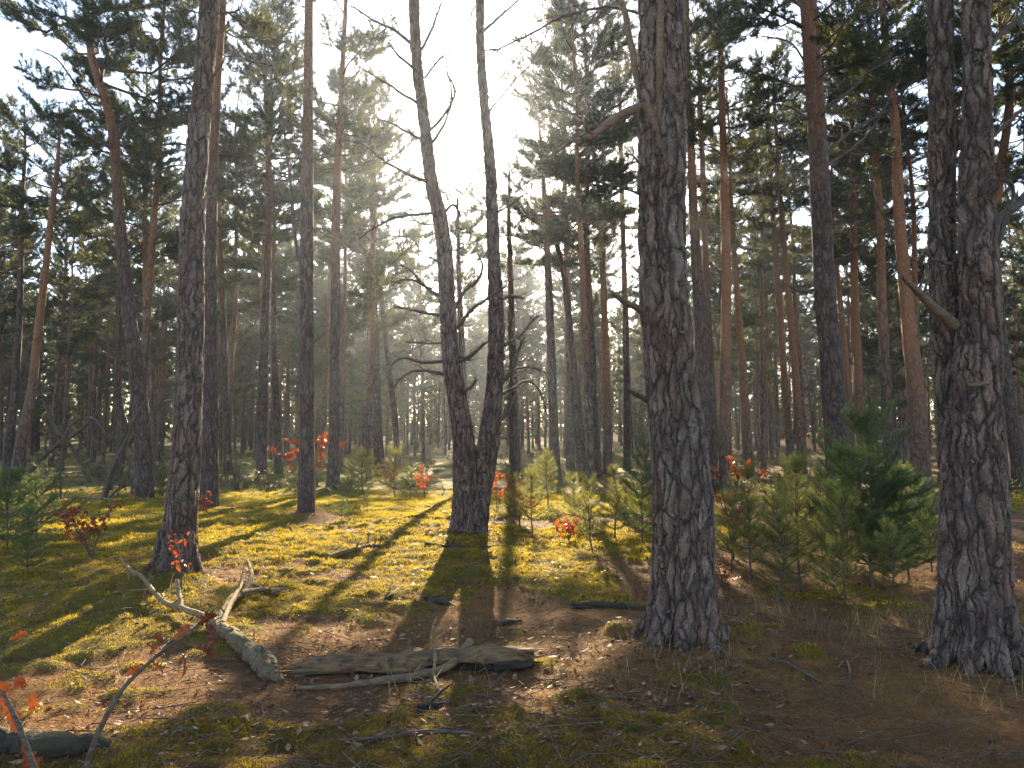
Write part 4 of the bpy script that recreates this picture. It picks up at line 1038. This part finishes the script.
x, y = scatter(330000, 3.0, 18, r); n = len(x); z = ground_h(x, y)
a = r.random(n)*6.28; L = .05*(.6+.6*r.random(n))*np.clip(y/6, 1, 1.6); d = np.column_stack([np.cos(a), np.sin(a), r.normal(size=n)*.28])*L[:, None]; s = np.column_stack([-np.sin(a), np.cos(a), np.zeros(n)])*(.0016*np.clip(y/5, 1, 2.4))[:, None]
Pb = np.column_stack([x, y, z+.007+.006*r.random(n)]); V = np.stack([Pb-d*.5-s, Pb-d*.5+s, Pb+d*.5], 1).reshape(-1, 3)
mb = MB(); mb.add(V, np.arange(3*n).reshape(-1, 3), 0, False, np.repeat(r.random(n), 3))
tag(mb.build('needle_litter', M_NLIT, tone=True), 'fallen brown pine needles', None, None, 'stuff')

x, y = scatter(26000, 3.0, 26, r); n = len(x); dn = fbm(x*.8, y*.8, 81, 3); m = dn > .36+.22*r.random(n); x, y = x[m], y[m]
for mx, my, rr_, ah in MOUNDS:
    if my < 14:
        kq = 260; qa = r.random(kq)*6.28; qr = (rr_-.55)/.8+.02+.35*r.random(kq)**1.7; x = np.append(x, mx+np.cos(qa)*qr); y = np.append(y, my+np.sin(qa)*qr)
n = len(x); z = ground_h(x, y)
mb = MB(); a = r.random(n)*6.28; L = (.010+.036*r.random(n)**2.4)*np.clip(y/8, .9, 1.5)
dx = np.column_stack([np.cos(a), np.sin(a), r.normal(size=n)*.3]); dx = unit(dx)*L[:, None]; sx_ = unit(np.cross(dx, np.column_stack([r.normal(size=(n, 2))*.35, np.ones(n)])))*(L*.55)[:, None]
up = np.cross(sx_, dx)/(L[:, None]**2+1e-9); up = up*np.sign(up[:, 2:3])
c = np.column_stack([x, y, z+.012+.01*r.random(n)]); cu = (L*.5*r.normal(size=n)*.5)[:, None]*up
V = np.stack([c-dx, c-sx_*.8+cu-dx*.2, c+dx+cu*.5, c+sx_*.8+cu-dx*.1], 1).reshape(-1, 3); b0 = np.arange(n)*4
mb.add(V, np.concatenate([np.stack([b0, b0+1, b0+2], -1), np.stack([b0, b0+2, b0+3], -1)]), 0, False, np.repeat(r.random(n)**1.6, 4))
tag(mb.build('leaf_litter', M_LLIT, tone=True), 'dry fallen leaves strewn on the forest floor', None, None, 'stuff')

mb = MB(); x, y = scatter(2600, 3.1, 24, r)
for q in range(len(x)):
    L = (.06+.22*r.random()**2); a = r.random()*6.28; p = np.array([x[q], y[q], float(ground_h(x[q:q+1], y[q:q+1])[0])+.012]); d = np.array([math.cos(a), math.sin(a), r.normal()*.12])
    tube(mb, np.array([[*(p-d*L), .0035], [*(p+r.normal(size=3)*L*.12+np.array([0, 0, .006])), .003], [*(p+d*L), .0015]]), 4, 0, cap=False)
tag(mb.build('twig_litter', M_TWIG), 'small broken twigs strewn on the forest floor', None, None, 'stuff')

mb = MB(); x, y = scatter(260, 3.2, 14, r)       # cones and bark crumbs
for q in range(len(x)):
    L = .012+.010*r.random(); p = np.array([x[q], y[q], float(ground_h(x[q:q+1], y[q:q+1])[0])+.012]); d = unit(np.append(r.normal(size=2), r.normal()*.3))*L
    tube(mb, np.array([[*(p-d), .003], [*(p-d*.4), L*.5], [*(p+d*.3), L*.42], [*(p+d), .003]]), 6, 0, cap=False)
tag(mb.build('cone_litter', M_ROT), 'fallen cones and bark crumbs', None, None, 'stuff')

mb = MB(); NPs, NDs = [], []
cl = [gpt(*q)[:2] for q in ((870, 632), (895, 628), (850, 640), (800, 620), (760, 615), (930, 615), (530, 610), (330, 545), (645, 655), (725, 655), (700, 662), (660, 660), (940, 680), (965, 690), (930, 668), (1005, 690), (180, 592), (152, 588), (200, 588), (620, 600), (240, 560), (300, 640), (690, 700), (120, 580), (560, 560), (430, 690), (60, 590))]
for i, cxy in enumerate(cl):
    m = 60 if i < 6 else 22
    for _ in range(m):
        px, py = cxy+r.normal(size=2)*np.array([.28, .22]); pz = gz(px, py); a = r.random()*6.28; L = .10+.22*r.random(); ln = .3+.6*r.random()
        t = np.linspace(0, 1, 5); q = np.column_stack([px+math.cos(a)*L*ln*t**1.6, py+math.sin(a)*L*ln*t**1.6, pz-.01+L*(t-.35*ln*t**2.5)]); sdv = np.array([-math.sin(a), math.cos(a), 0])*.0022
        ww = (1-t*.9)[:, None]; V = np.stack([q-sdv*ww, q+sdv*ww], 1).reshape(-1, 3); b0 = np.arange(4)*2
        mb.add(V, np.stack([b0, b0+1, b0+3, b0+2], -1), 0, False, r.random())
tag(mb.build('dry_grass', M_STRAW, tone=True), 'thin wisps of dry grass', None, None, 'stuff')

# ------------------------------------------------------------------ haze: one closed box of air, sky outside
x0, x1, y0, y1, zb, zt = -170, 170, -25, 215, -2.2, 26.5
hb = MB(); V = np.array([[x, y, z] for z in (zb, zt) for y in (y0, y1) for x in (x0, x1)])
hb.add(V, [[0, 2, 3, 1], [4, 5, 7, 6], [0, 1, 5, 4], [2, 6, 7, 3], [0, 4, 6, 2], [1, 3, 7, 5]], 0, False)
hm, nt, out = newmat('morning_haze'); pv = nt.nodes.new('ShaderNodeVolumePrincipled')
pv.inputs['Color'].default_value = (.60, .69, .92, 1); pv.inputs['Density'].default_value = HAZE_DENSITY; pv.inputs['Anisotropy'].default_value = HAZE_G
nt.links.new(pv.outputs[0], out.inputs['Volume'])
ho = hb.build('haze', hm); tag(ho, 'thin morning haze among the trunks', None, None, 'stuff')
